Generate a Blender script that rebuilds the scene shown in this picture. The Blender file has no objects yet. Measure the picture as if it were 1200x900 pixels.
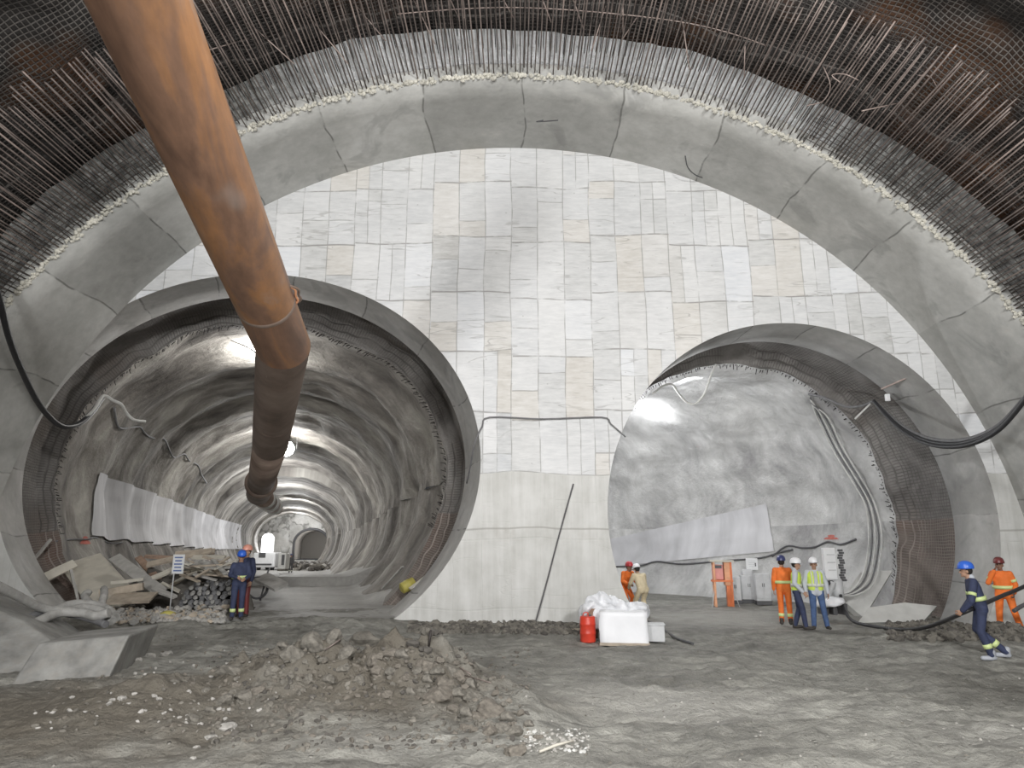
import bpy, bmesh, math, random
from mathutils import Vector, Matrix, noise
random.seed(7)
C = bpy.context.scene.collection
PI = math.pi
rnd = random.uniform

# ------------------------------------------------------------------ camera
F = 800.0; HC = 2.0
TH = math.atan(193.0/800.0); CT, ST = math.cos(TH), math.sin(TH)
def ray(px, py):
    u = (px-600)/F; v = (450-py)/F
    return Vector((u, CT - v*ST, ST + v*CT))
def P(px, py, Y):
    r = ray(px, py); t = Y/r.y
    return Vector((r.x*t, Y, HC + r.z*t))
def G(px, py, z=0.0):
    r = ray(px, py); t = (z-HC)/r.z
    return Vector((r.x*t, r.y*t, z))
cam_d = bpy.data.cameras.new('camera'); cam = bpy.data.objects.new('camera', cam_d); C.objects.link(cam)
cam.location = (0, 0, HC); cam.rotation_euler = (PI/2+TH, 0, 0)
cam_d.sensor_fit = 'HORIZONTAL'; cam_d.sensor_width = 36; cam_d.lens = 24.0; cam_d.clip_end = 400
bpy.context.scene.camera = cam

# ------------------------------------------------------------------ node helper
class NT:
    def __init__(s, name):
        s.m = bpy.data.materials.new(name); s.m.use_nodes = True
        s.t = s.m.node_tree; s.t.nodes.clear()
        s.out = s.t.nodes.new('ShaderNodeOutputMaterial')
        s.b = s.t.nodes.new('ShaderNodeBsdfPrincipled')
        s.t.links.new(s.b.outputs[0], s.out.inputs[0])
    def put(s, sock, v):
        if hasattr(v, 'is_linked') or hasattr(v, 'links'): s.t.links.new(v, sock)
        elif v is not None:
            if isinstance(v, (tuple, list)) and len(v) == 3 and sock.type == 'RGBA': v = (*v, 1)
            sock.default_value = v
    def n(s, t, **k):
        nd = s.t.nodes.new(t)
        for a, v in k.items(): setattr(nd, a, v)
        return nd
    def obj(s): return s.n('ShaderNodeTexCoord').outputs['Object']
    def uv(s): return s.n('ShaderNodeTexCoord').outputs['UV']
    def math(s, op, a, b=None, c=None):
        nd = s.n('ShaderNodeMath', operation=op)
        s.put(nd.inputs[0], a)
        if b is not None: s.put(nd.inputs[1], b)
        if c is not None: s.put(nd.inputs[2], c)
        return nd.outputs[0]
    def sep(s, v):
        nd = s.n('ShaderNodeSeparateXYZ'); s.put(nd.inputs[0], v); return nd.outputs
    def comb(s, x, y, z=0.0):
        nd = s.n('ShaderNodeCombineXYZ')
        for i, q in enumerate((x, y, z)): s.put(nd.inputs[i], q)
        return nd.outputs[0]
    def scale(s, v, sc):
        nd = s.n('ShaderNodeVectorMath', operation='MULTIPLY'); s.put(nd.inputs[0], v); s.put(nd.inputs[1], sc); return nd.outputs[0]
    def addv(s, a, b):
        nd = s.n('ShaderNodeVectorMath', operation='ADD'); s.put(nd.inputs[0], a); s.put(nd.inputs[1], b); return nd.outputs[0]
    def noise(s, v, sc=1.0, det=4.0, rough=0.5, dist=0.0):
        nd = s.n('ShaderNodeTexNoise'); s.put(nd.inputs['Vector'], v)
        nd.inputs['Scale'].default_value = sc; nd.inputs['Detail'].default_value = det
        nd.inputs['Roughness'].default_value = rough; nd.inputs['Distortion'].default_value = dist
        return nd.outputs['Fac']
    def noisec(s, v, sc=1.0, det=2.0):
        nd = s.n('ShaderNodeTexNoise'); s.put(nd.inputs['Vector'], v)
        nd.inputs['Scale'].default_value = sc; nd.inputs['Detail'].default_value = det
        return nd.outputs['Color']
    def white(s, v):
        nd = s.n('ShaderNodeTexWhiteNoise', noise_dimensions='3D'); s.put(nd.inputs['Vector'], v); return nd.outputs['Value']
    def ramp(s, f, stops, mode='LINEAR'):
        nd = s.n('ShaderNodeValToRGB'); s.put(nd.inputs[0], f)
        cr = nd.color_ramp; cr.interpolation = mode
        while len(cr.elements) < len(stops): cr.elements.new(0.5)
        for e, (p, c) in zip(cr.elements, stops):
            e.position = p; e.color = (*c, 1) if isinstance(c, (tuple, list)) else (c, c, c, 1)
        return nd.outputs[0]
    def step(s, f, a, b):   # smooth 0..1
        nd = s.n('ShaderNodeMapRange', interpolation_type='SMOOTHSTEP'); s.put(nd.inputs[0], f)
        s.put(nd.inputs[1], a); s.put(nd.inputs[2], b); return nd.outputs[0]
    def mix(s, f, a, b, mode='MIX'):
        nd = s.n('ShaderNodeMix', data_type='RGBA', blend_type=mode)
        s.put(nd.inputs[0], f); s.put(nd.inputs[6], a); s.put(nd.inputs[7], b); return nd.outputs[2]
    def bump(s, h, strength=0.3, dist=0.05):
        nd = s.n('ShaderNodeBump'); s.put(nd.inputs['Height'], h)
        nd.inputs['Strength'].default_value = strength; nd.inputs['Distance'].default_value = dist
        s.t.links.new(nd.outputs[0], s.b.inputs['Normal'])
    def fin(s, col, rough=0.8, metal=0.0):
        s.put(s.b.inputs['Base Color'], col); s.put(s.b.inputs['Roughness'], rough); s.put(s.b.inputs['Metallic'], metal)
        return s.m

def simple(name, col, var=0.15, sc=8.0, rough=0.6, metal=0.0, bump=0.0, dirt=0.0):
    k = NT(name); o = k.obj()
    f = k.noise(o, sc, 4, .6)
    a = tuple(c*(1-var) for c in col); b = tuple(min(1, c*(1+var)) for c in col)
    c = k.ramp(f, [(.3, a), (.7, b)])
    if dirt:
        d = k.noise(o, sc*2.3, 5, .7)
        c = k.mix(k.math('MULTIPLY', k.step(d, .45, .65), dirt), c, (.28, .26, .23))
    if bump: k.bump(k.noise(o, sc*4, 4, .6), bump, .01)
    return k.fin(c, rough, metal)

M = {}
# ---- formwork panel wall
def wall_mat():
    k = NT('board_marked_concrete'); o = k.obj(); s = k.sep(o)
    wob = k.noisec(o, .45, 2)
    ws = k.sep(wob)
    x = k.math('ADD', s[0], k.math('MULTIPLY', k.math('SUBTRACT', ws[0], .5), .16))
    z = k.math('ADD', s[2], k.math('MULTIPLY', k.math('SUBTRACT', ws[1], .5), .30))
    def cell(x, w):
        q = k.math('DIVIDE', x, w); return k.math('FLOOR', q), k.math('MULTIPLY', k.math('FRACT', q), w)
    ci, cf = cell(k.math('ADD', x, 100.13), .77)
    col = k.white(k.comb(k.math('FLOOR', k.math('DIVIDE', x, 2.31)), 3.0, 2.0))
    zs = k.math('ADD', z, k.math('MULTIPLY', k.math('MULTIPLY', col, .34), k.math('GREATER_THAN', z, 4.6)))
    ri, rf = cell(k.math('ADD', zs, 17.5-3.97), 1.75)
    def edge(fr, w, t0, t1):
        d = k.math('MINIMUM', fr, k.math('SUBTRACT', w, fr))
        return k.math('SUBTRACT', 1.0, k.step(d, t0, t1))
    # cells randomly split
    rnd1 = k.white(k.comb(ci, ri, 1.0))
    sub = k.math('ADD', .35, k.math('MULTIPLY', k.white(k.comb(ci, ri, 5.0)), 1.0))
    over = k.math('GREATER_THAN', rf, sub)
    split = k.math('GREATER_THAN', rnd1, .35)
    half = k.math('MULTIPLY', over, split)
    dsub = k.math('ABSOLUTE', k.math('SUBTRACT', rf, sub))
    lsub = k.math('MULTIPLY', k.math('SUBTRACT', 1.0, k.step(dsub, .006, .02)), split)
    # vertical split of some panels
    vsplit = k.math('GREATER_THAN', k.white(k.comb(ci, ri, 9.0)), .72)
    dv = k.math('ABSOLUTE', k.math('SUBTRACT', cf, .38))
    lv = k.math('MULTIPLY', k.math('SUBTRACT', 1.0, k.step(dv, .005, .018)), vsplit)
    idv = k.comb(ci, k.math('ADD', k.math('MULTIPLY', ri, 3.0), half), k.math('MULTIPLY', vsplit, k.math('GREATER_THAN', cf, .38)))
    tone = k.white(idv)
    tone2 = k.white(k.addv(idv, (31.7, 3.3, 8.1)))
    base = k.ramp(tone, [(0, (.57, .575, .57)), (.35, (.62, .63, .64)), (.75, (.66, .665, .665)), (1, (.71, .73, .76))])
    base = k.mix(k.math('MULTIPLY', k.step(tone2, .84, .95), .7), base, (.62, .59, .54))
    base = k.mix(k.math('MULTIPLY', k.step(k.white(k.addv(idv, (7.7, 3.1, 2.1))), .93, .95), .5), base, (.44, .45, .45))
    # brushed streaks, cloudy dirt
    st = k.noise(k.scale(o, (3.0, 1, 14.0)), 1.0, 4, .6)
    base = k.mix(.35, base, k.ramp(st, [(.3, .38), (.7, .85)]), 'OVERLAY')
    cl = k.noise(o, .5, 5, .65)
    base = k.mix(.35, base, k.ramp(cl, [(.3, .35), (.7, .75)]), 'OVERLAY')
    jr = k.noise(o, 2.2, 3, .6)
    lines = k.math('MAXIMUM', edge(cf, .77, .006, .02), k.math('MULTIPLY', edge(rf, 1.75, .008, .03), 1.2))
    lines = k.math('MAXIMUM', lines, k.math('MAXIMUM', lsub, lv))
    lines = k.math('MULTIPLY', lines, k.step(jr, .25, .6))
    # tie-rod holes and stains
    vor = k.n('ShaderNodeTexVoronoi'); k.put(vor.inputs['Vector'], o); vor.inputs['Scale'].default_value = 2.4
    dots = k.math('SUBTRACT', 1.0, k.step(vor.outputs['Distance'], .03, .07))
    drag = k.noise(k.scale(o, (1.0, 1, 16.0)), 1.3, 5, .7)
    sm = k.math('MULTIPLY', k.step(drag, .56, .68), k.step(k.noise(o, .8, 2), .40, .55))
    # long wandering pour lines
    wl = k.math('ABSOLUTE', k.math('SUBTRACT', k.noise(k.scale(o, (.22, 1, 1.5)), 1.0, 3, .55), .5))
    wl = k.math('MULTIPLY', k.math('SUBTRACT', 1.0, k.step(wl, .002, .008)), k.step(k.noise(o, .9, 2), .42, .60))
    lines = k.math('MAXIMUM', lines, k.math('MULTIPLY', wl, .6))
    # lower pier: plain cast
    low = k.math('SUBTRACT', 1.0, k.math('GREATER_THAN', z, 3.97))
    streak = k.noise(k.scale(o, (7.0, 1, .5)), 1.0, 4, .6)
    pier = k.ramp(k.noise(o, 1.4, 6, .6), [(.25, (.50, .50, .475)), (.55, (.60, .60, .58)), (.8, (.68, .68, .665))])
    pier = k.mix(.45, pier, k.ramp(streak, [(.3, .40), (.7, .65)]), 'OVERLAY')
    pj = k.math('MULTIPLY', k.math('SUBTRACT', 1.0, k.step(k.math('ABSOLUTE', k.math('SUBTRACT', z, 2.5)), .01, .035)), .6)
    pj2 = k.math('MULTIPLY', k.math('SUBTRACT', 1.0, k.step(k.math('ABSOLUTE', k.math('SUBTRACT', z, 2.38)), .02, .35)), k.step(k.noise(k.scale(o, (1, 1, .4)), 3, 4), .52, .75))
    c = k.mix(k.math('MULTIPLY', lines, .62), base, (.24, .23, .22))
    c = k.mix(k.math('MULTIPLY', dots, .35), c, (.2, .19, .18))
    c = k.mix(k.math('MULTIPLY', sm, .4), c, (.3, .3, .3))
    pier = k.mix(pj, pier, (.3, .29, .27)); pier = k.mix(k.math('MULTIPLY', pj2, .35), pier, (.38, .36, .32))
    c = k.mix(low, c, pier)
    h = k.math('SUBTRACT', k.math('MULTIPLY', k.noise(o, 9, 5), .3), k.math('MULTIPLY', lines, .8))
    h = k.math('ADD', h, k.math('MULTIPLY', tone, .35))
    k.bump(h, .35, .03)
    return k.fin(c, .75)
M['wall'] = wall_mat()

def lining_mat(name, a, b, c_, panel=2.6):
    k = NT(name); u = k.uv(); s = k.sep(u); o = k.obj()
    n1 = k.noise(o, .55, 6, .62); n2 = k.noise(o, 4.0, 5, .6)
    c = k.ramp(n1, [(.28, a), (.5, b), (.72, c_)])
    c = k.mix(.3, c, k.ramp(n2, [(.3, .35), (.7, .65)]), 'OVERLAY')
    uu = k.math('ADD', s[0], k.math('MULTIPLY', k.math('SUBTRACT', k.noise(o, .5, 2), .5), .5))
    q = k.math('DIVIDE', uu, panel); fr = k.math('MULTIPLY', k.math('FRACT', q), panel)
    d = k.math('MINIMUM', fr, k.math('SUBTRACT', panel, fr))
    l = k.math('SUBTRACT', 1.0, k.step(d, .008, .035))
    l = k.math('MULTIPLY', l, k.step(k.noise(o, 1.6, 3), .35, .55))
    tone = k.white(k.comb(k.math('FLOOR', q), 1.0, 1.0))
    c = k.mix(.5, c, k.ramp(tone, [(0, .36), (1, .64)]), 'OVERLAY')
    stain = k.math('MULTIPLY', k.step(k.noise(k.scale(o, (1, 1, 1)), .55, 4, .6, .8), .58, .66), .30)
    c = k.mix(stain, c, (.17, .17, .165))
    c = k.mix(k.math('MULTIPLY', l, .7), c, (.10, .10, .09))
    k.bump(k.math('SUBTRACT', k.noise(o, 7, 5), k.math('MULTIPLY', l, .6)), .3, .03)
    return k.fin(c, .8)
M['lining'] = lining_mat('cast_arch_concrete', (.36, .36, .34), (.46, .46, .44), (.55, .55, .53))
M['reveal'] = lining_mat('portal_ring_concrete', (.32, .315, .30), (.42, .415, .40), (.54, .54, .53), 2.1)

def shot_mat(name, dark, mid, light, su=1.0, rings=True, rust=0.0):
    k = NT(name); u = k.uv(); s = k.sep(u); o = k.obj()
    # uv.x around the section in m, uv.y along the tunnel in m
    w = k.noisec(k.scale(u, (.35, .35, 0)), 1.0, 2)
    uvd = k.addv(u, k.scale(w, (1.6, 1.6, 0)))
    n1 = k.noise(k.scale(uvd, (.22, .55, 0)), 1.0, 6, .62)
    n2 = k.noise(k.scale(uvd, (1.3, 2.6, 0)), 1.0, 5, .6)
    c = k.ramp(n1, [(.30, dark), (.47, mid), (.66, light)])
    c = k.mix(.45, c, k.ramp(n2, [(.3, .33), (.7, .68)]), 'OVERLAY')
    if rust:
        c = k.mix(k.math('MULTIPLY', k.step(k.noise(o, .5, 4), .52, .68), rust), c, (.17, .085, .04))
    k.bump(k.math('ADD', n2, k.math('MULTIPLY', k.noise(o, 6, 5, .65), .5)), .7, .12)
    return k.fin(c, .82)
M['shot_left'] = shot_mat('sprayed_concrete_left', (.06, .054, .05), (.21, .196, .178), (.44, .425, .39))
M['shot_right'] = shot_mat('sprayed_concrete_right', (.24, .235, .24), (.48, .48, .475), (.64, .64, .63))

def mesh_mat(name, dark, light, rust, grid=.12, wire=(.30, .29, .28), wt=.012, amt=.8, rz=(.5, .65)):
    k = NT(name); u = k.uv(); s = k.sep(u); o = k.obj()
    n1 = k.noise(o, .45, 6, .6); n2 = k.noise(o, 2.5, 5, .6)
    c = k.ramp(n1, [(.3, dark), (.7, light)])
    c = k.mix(.4, c, k.ramp(n2, [(.3, .3), (.7, .7)]), 'OVERLAY')
    c = k.mix(k.step(k.noise(k.addv(o, (13, 4, 2)), .38, 3), rz[0], rz[1]), c, rust)
    wv = k.noisec(o, .8, 2); w = k.sep(wv)
    def ln(x, d):
        q = k.math('DIVIDE', k.math('ADD', x, k.math('MULTIPLY', d, .16)), grid)
        fr = k.math('MULTIPLY', k.math('ABSOLUTE', k.math('SUBTRACT', k.math('FRACT', q), .5)), grid)
        return k.math('SUBTRACT', 1.0, k.step(fr, wt*.5, wt*1.4))
    l = k.math('MAXIMUM', ln(s[0], w[0]), ln(s[1], w[1]))
    l = k.math('MULTIPLY', l, k.math('MULTIPLY', k.step(k.noise(o, .7, 3), .25, .55), amt))
    c = k.mix(l, c, wire)
    k.bump(k.math('ADD', k.math('MULTIPLY', n2, 1.2), k.math('MULTIPLY', l, .6)), .8, .08)
    return k.fin(c, .75)
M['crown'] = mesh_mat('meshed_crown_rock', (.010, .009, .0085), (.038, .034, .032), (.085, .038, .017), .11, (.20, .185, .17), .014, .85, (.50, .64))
M['recess'] = mesh_mat('meshed_recess', (.13, .12, .115), (.30, .29, .275), (.17, .15, .135), .10, (.07, .065, .06), .010, .6)
M['rustmesh'] = mesh_mat('rusty_mesh_face', (.085, .07, .062), (.20, .17, .15), (.16, .11, .09), .09, (.30, .26, .235), .010, .9)

def mud_mat():
    k = NT('trampled_mud'); o = k.obj(); s = k.sep(o)
    n1 = k.noise(o, .33, 6, .6); n2 = k.noise(o, 3.0, 6, .65); n3 = k.noise(k.scale(o, (1, 2.6, 1)), 1.1, 6, .65)
    c = k.ramp(n1, [(.3, (.15, .145, .128)), (.5, (.26, .255, .23)), (.7, (.35, .345, .315))])
    c = k.mix(.6, c, k.ramp(n3, [(.32, .26), (.68, .72)]), 'OVERLAY')
    c = k.mix(.65, c, k.ramp(n2, [(.3, .26), (.7, .72)]), 'OVERLAY')
    # pale dry patches
    def spot(cx, cy, r, rx=1.0):
        d = k.n('ShaderNodeVectorMath', operation='LENGTH')
        k.put(d.inputs[0], k.scale(k.addv(o, (-cx, -cy, 0)), (1/rx, 1, 0)))
        dd = k.math('ADD', d.outputs['Value'], k.math('MULTIPLY', k.noise(o, 1.3, 5, .65), r*1.1))
        return k.math('SUBTRACT', 1.0, k.step(dd, r*.75, r*1.6))
    pale = k.math('MAXIMUM', spot(2.2, 10.0, 1.3, 1.6), k.math('MULTIPLY', spot(-4.4, 14.8, 1.1, 1.8), .8))
    pale = k.math('MAXIMUM', pale, k.math('MULTIPLY', spot(6.5, 8.2, 1.2, 2.2), .5))
    pale = k.math('MAXIMUM', pale, k.math('MULTIPLY', spot(7, 21, 3.4, 1.5), .8))
    pale = k.math('MAXIMUM', pale, k.math('MULTIPLY', spot(-1.5, 7.9, .7, 2.2), .5))
    c = k.mix(k.math('MULTIPLY', pale, .75), c, (.42, .41, .38))
    brown = k.math('MULTIPLY', k.math('MAXIMUM', spot(-5.2, 9.3, 3.6, 1.3), k.math('MULTIPLY', spot(-2.0, 9.9, 2.0, 1.6), 1.0)), .85)
    c = k.mix(brown, c, (.125, .108, .083))
    chips = k.n('ShaderNodeTexVoronoi'); k.put(chips.inputs['Vector'], o); chips.inputs['Scale'].default_value = 5
    ch = k.math('MULTIPLY', k.math('SUBTRACT', 1.0, k.step(chips.outputs['Distance'], .05, .13)), k.step(k.noise(o, .9, 2), .52, .6))
    c = k.mix(k.math('MULTIPLY', ch, .6), c, (.5, .48, .44))
    k.bump(k.math('ADD', k.math('ADD', n2, k.math('MULTIPLY', k.noise(o, 14, 5, .7), .35)), k.math('MULTIPLY', ch, .3)), 1.0, .11)
    return k.fin(c, k.ramp(n1, [(.4, .6), (.6, .85)]))
M['mud'] = mud_mat()

def floor_mat():
    k = NT('tunnel_slab'); o = k.obj()
    n1 = k.noise(o, .4, 5, .6); n2 = k.noise(o, 4, 5, .6)
    c = k.ramp(n1, [(.3, (.27, .265, .25)), (.7, (.42, .415, .40))])
    c = k.mix(.4, c, k.ramp(n2, [(.3, .33), (.7, .66)]), 'OVERLAY')
    k.bump(n2, .4, .04); return k.fin(c, .7)
M['slab'] = floor_mat()

def rust_mat():
    k = NT('rusty_pipe_steel'); u = k.uv(); s = k.sep(u); o = k.obj()
    n1 = k.noise(k.scale(u, (1.2, .35, 0)), 1.0, 6, .6, .6)
    n2 = k.noise(k.scale(u, (5.0, 2.0, 0)), 1.0, 6, .65)
    c = k.ramp(n1, [(.28, (.085, .05, .036)), (.45, (.20, .115, .075)), (.56, (.31, .155, .07)), (.72, (.28, .215, .18))])
    c = k.mix(.5, c, k.ramp(n2, [(.3, .33), (.7, .66)]), 'OVERLAY')
    c = k.mix(k.math('MULTIPLY', k.step(k.noise(k.scale(u, (.8, .5, 0)), 1.0, 3), .55, .68), .35), c, (.36, .34, .32))
    k.bump(n2, .15, .01)
    return k.fin(c, .5, .15)
M['rust'] = rust_mat()
def rust2():
    k = NT('brown_dimmed_rust_steel'); o = k.obj()
    n1 = k.noise(o, 1.1, 6, .6)
    c = k.ramp(n1, [(.3, (.12, .085, .065)), (.5, (.21, .155, .125)), (.7, (.28, .22, .18))])
    return k.fin(c, .6, .1)
M['rust_brown_dim'] = rust2()  # browner steel, with the far sections' weaker light put into the colour
def foam_mat():
    k = NT('cream_foam'); o = k.obj()
    c = k.ramp(k.noise(o, 3, 5, .6), [(.3, (.42, .41, .36)), (.6, (.72, .70, .62)), (.8, (.80, .78, .70))])
    k.bump(k.noise(o, 20, 5), .8, .03); return k.fin(c, .9)
M['foam'] = foam_mat()
def membrane_mat():
    k = NT('white_membrane'); o = k.obj(); s = k.sep(o)
    c = k.ramp(k.noise(o, 1.6, 5, .6), [(.3, (.72, .73, .75)), (.6, (.86, .88, .90)), (.8, (.90, .91, .92))])
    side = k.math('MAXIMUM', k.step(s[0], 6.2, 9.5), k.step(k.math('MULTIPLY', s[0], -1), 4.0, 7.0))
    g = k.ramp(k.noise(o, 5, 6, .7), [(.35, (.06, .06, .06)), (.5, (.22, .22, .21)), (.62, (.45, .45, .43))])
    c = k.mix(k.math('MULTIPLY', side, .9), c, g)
    k.bump(k.noise(o, 6, 5, .7), .9, .08); return k.fin(c, .6)
M['membrane'] = membrane_mat()
M['bar'] = simple('rebar_steel', (.23, .19, .172), .45, 3, .5, .35)
M['bar_pale'] = simple('pale_rebar', (.36, .29, .26), .25, 3, .5, .2)
M['bar_dark'] = simple('dark_rebar', (.036, .030, .028), .3, 3, .6, .2)
M['black'] = simple('black_rubber', (.03, .03, .033), .2, 8, .45)
M['cable_grey'] = simple('dusty_cable', (.16, .16, .165), .2, 6, .6)
M['cable_dust'] = simple('mud_coated_hose', (.36, .355, .34), .25, 5, .8, dirt=.3)
M['cable_white'] = simple('pale_cable', (.60, .60, .58), .1, 6, .6)
M['white'] = simple('white_paint', (.78, .79, .80), .05, 4, .45)
M['sheet'] = simple('white_sheet', (.86, .87, .90), .03, 3, .55, bump=.2)
def plastic():
    k = NT('crumpled_clear_sheet'); o = k.obj()
    n = k.noise(o, 6, 5, .6)
    k.bump(n, .9, .06); return k.fin(k.ramp(n, [(.3, (.66, .68, .72)), (.7, (.86, .87, .90))]), .25)
M['plastic'] = plastic()
M['red'] = simple('red_drum', (.62, .055, .03), .2, 5, .4)
M['orange_paint'] = simple('orange_paint', (.70, .20, .07), .15, 5, .5)
M['orange_pale'] = simple('faded_orange', (.72, .36, .20), .15, 5, .5)
M['pink'] = simple('pink_box', (.72, .30, .27), .1, 5, .5)
M['slab_pale'] = simple('pale_slab', (.56, .56, .54), .1, 3, .8)
M['grey_paint'] = simple('grey_cabinet', (.56, .57, .58), .08, 5, .5)
M['grey_dark'] = simple('dark_grey', (.09, .09, .095), .15, 5, .55)
M['yellow'] = simple('dull_yellow', (.45, .40, .10), .2, 5, .55)
M['wood'] = simple('weathered_wood', (.42, .36, .29), .25, 4, .8)
M['wood_grey'] = simple('grey_board', (.40, .39, .37), .2, 4, .8)
M['wood_red'] = simple('brown_plank', (.30, .205, .15), .3, 4, .8)
M['board_pale'] = simple('pale_board', (.56, .53, .46), .1, 3, .8)
M['rock'] = simple('mud_caked_rock', (.17, .158, .136), .4, 3, .85, bump=.5)
M['rock_brown'] = simple('brown_rock', (.165, .148, .125), .35, 3, .85, bump=.5)
M['rock_dark'] = simple('dark_rock', (.10, .092, .082), .3, 3, .85, bump=.5)
M['rock_pale'] = simple('pale_rubble', (.40, .385, .36), .2, 3, .85, bump=.4)
M['concrete_block'] = simple('footing_concrete', (.27, .268, .255), .35, 2.2, .85, bump=.6, dirt=.35)
M['smooth'] = None
def smooth_mat():
    k = NT('smooth_patch'); u = k.uv(); o = k.obj()
    st = k.noise(k.scale(u, (.25, 1.3, 0)), 1.0, 5, .6)
    c = k.ramp(st, [(.3, (.44, .44, .455)), (.55, (.58, .58, .60)), (.75, (.66, .66, .68))])
    return k.fin(c, .7)
M['smooth'] = smooth_mat()
def emit(name, col, st):
    k = NT(name); k.b.inputs['Emission Color'].default_value = (*col, 1); k.b.inputs['Emission Strength'].default_value = st
    return k.fin((1, 1, 1), .5)
M['lamp'] = emit('lamp_glow', (1, 1, .97), 60)
M['glow'] = emit('daylit_opening', (1, 1, 1), 1.6)
# clothes
M['skin'] = simple('skin', (.42, .25, .17), .06, 6, .55)
M['skin_dark'] = simple('skin_brown', (.28, .16, .11), .06, 6, .55)
M['navy'] = simple('navy_workwear', (.035, .045, .095), .25, 9, .8)
M['jeans'] = simple('blue_jeans', (.07, .12, .25), .25, 9, .8)
M['orange'] = simple('orange_workwear', (.86, .20, .035), .12, 7, .75)
M['khaki'] = simple('khaki_workwear', (.62, .53, .36), .12, 7, .8)
M['shirt'] = simple('grey_shirt', (.52, .55, .60), .08, 9, .8)
M['lime'] = simple('lime_vest', (.62, .78, .12), .1, 9, .7)
M['band'] = simple('reflective_band', (.66, .78, .35), .06, 12, .4)
M['band_silver'] = simple('silver_band', (.70, .72, .62), .06, 12, .4)
M['boot'] = simple('dark_boot', (.05, .045, .04), .2, 9, .6)
M['boot_dust'] = simple('dusty_boot', (.40, .42, .46), .2, 9, .7)
M['h_blue'] = simple('blue_helmet', (.04, .14, .62), .05, 3, .3)
M['h_white'] = simple('white_helmet', (.85, .85, .87), .02, 3, .3)
M['h_navy'] = simple('dark_blue_helmet', (.05, .06, .17), .05, 3, .35)
M['h_maroon'] = simple('maroon_helmet', (.16, .035, .035), .1, 3, .35)
M['h_red'] = simple('red_helmet', (.50, .05, .06), .1, 3, .35)
M['h_salmon'] = simple('salmon_helmet', (.80, .36, .28), .05, 3, .35)
M['hair'] = simple('dark_hair', (.02, .016, .013), .2, 12, .8)
M['spray_red'] = simple('red_spray_paint', (.50, .16, .13), .2, 8, .8)

# ------------------------------------------------------------------ mesh helpers
def link(name, bm, mat, parent=None, smooth=False, loc=None):
    me = bpy.data.meshes.new(name); bm.to_mesh(me); bm.free()
    for m in (mat if isinstance(mat, (list, tuple)) else [mat]): me.materials.append(m)
    if smooth: me.polygons.foreach_set('use_smooth', [True]*len(me.polygons))
    o = bpy.data.objects.new(name, me); C.objects.link(o)
    if parent: o.parent = parent
    if loc is not None: o.location = loc
    return o
def tag(o, label=None, cat=None, group=None, kind=None):
    if label: o['label'] = label
    if cat: o['category'] = cat
    if group: o['group'] = group
    if kind: o['kind'] = kind
    return o
def thing(name, label, cat, loc=(0, 0, 0), rotz=0, group=None):
    o = bpy.data.objects.new(name, None); C.objects.link(o); o.location = loc; o.rotation_euler = (0, 0, rotz)
    return tag(o, label, cat, group)
def struct(o, label=None): o['kind'] = 'structure'; (label and o.__setitem__('label', label)); return o
def copy_tree(o, parent=None):
    c = o.copy(); C.objects.link(c)
    if parent: c.parent = parent
    for ch in list(o.children): copy_tree(ch, c)
    return c
def box(bm, c, s, rot=None):
    r = bmesh.ops.create_cube(bm, size=1)
    mt = Matrix.Translation(c) @ (rot or Matrix.Identity(4)) @ Matrix.Diagonal((s[0], s[1], s[2], 1))
    bmesh.ops.transform(bm, matrix=mt, verts=r['verts']); return r['verts']
def bevel(bm, w=.01, seg=2):
    bmesh.ops.bevel(bm, geom=list(bm.edges), offset=w, segments=seg, affect='EDGES', profile=.5)
def catmull(pts, n=8):
    pts = [Vector(p) for p in pts]
    if len(pts) < 3: return pts
    q = [pts[0]*2-pts[1]] + pts + [pts[-1]*2-pts[-2]]; out = []
    for i in range(1, len(q)-2):
        a, b, c, d = q[i-1:i+3]
        for j in range(n):
            t = j/n
            out.append(.5*((2*b)+(c-a)*t+(2*a-5*b+4*c-d)*t*t+(3*b-a-3*c+d)*t**3))
    out.append(pts[-1]); return out
def tube(bm, pts, r, seg=8, cap=True, uv=None, vscale=1.0, d0=None, d1=None):
    pts = [Vector(p) for p in pts]
    rs = r if isinstance(r, (list, tuple)) else [r]*len(pts)
    rings = []; prev = None; L = 0; Ls = []
    for i, p in enumerate(pts):
        d = (pts[min(i+1, len(pts)-1)] - pts[max(i-1, 0)]).normalized()
        if i == 0 and d0: d = d0
        if i == len(pts)-1 and d1: d = d1
        if prev is None:
            a = Vector((0, 0, 1)) if abs(d.z) < .9 else Vector((1, 0, 0)); n = d.cross(a).normalized()
        else:
            n = (prev - d*prev.dot(d)); n = n.normalized() if n.length > 1e-6 else d.orthogonal().normalized()
        prev = n; b = d.cross(n)
        if i: L += (p-pts[i-1]).length
        Ls.append(L)
        rings.append([bm.verts.new(p + (n*math.cos(2*PI*j/seg)+b*math.sin(2*PI*j/seg))*rs[i]) for j in range(seg)])
    lay = bm.loops.layers.uv.verify() if uv else None
    for i in range(len(rings)-1):
        for j in range(seg):
            f = bm.faces.new((rings[i][j], rings[i][(j+1) % seg], rings[i+1][(j+1) % seg], rings[i+1][j]))
            f.smooth = True
            if lay:
                R = 2*PI*rs[i]
                for lp, (a, bb) in zip(f.loops, ((j/seg, Ls[i]), ((j+1)/seg, Ls[i]), ((j+1)/seg, Ls[i+1]), (j/seg, Ls[i+1]))):
                    lp[lay].uv = (a*R, bb)
    if cap:
        bm.faces.new(rings[0][::-1]); bm.faces.new(rings[-1])
    return rings
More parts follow.
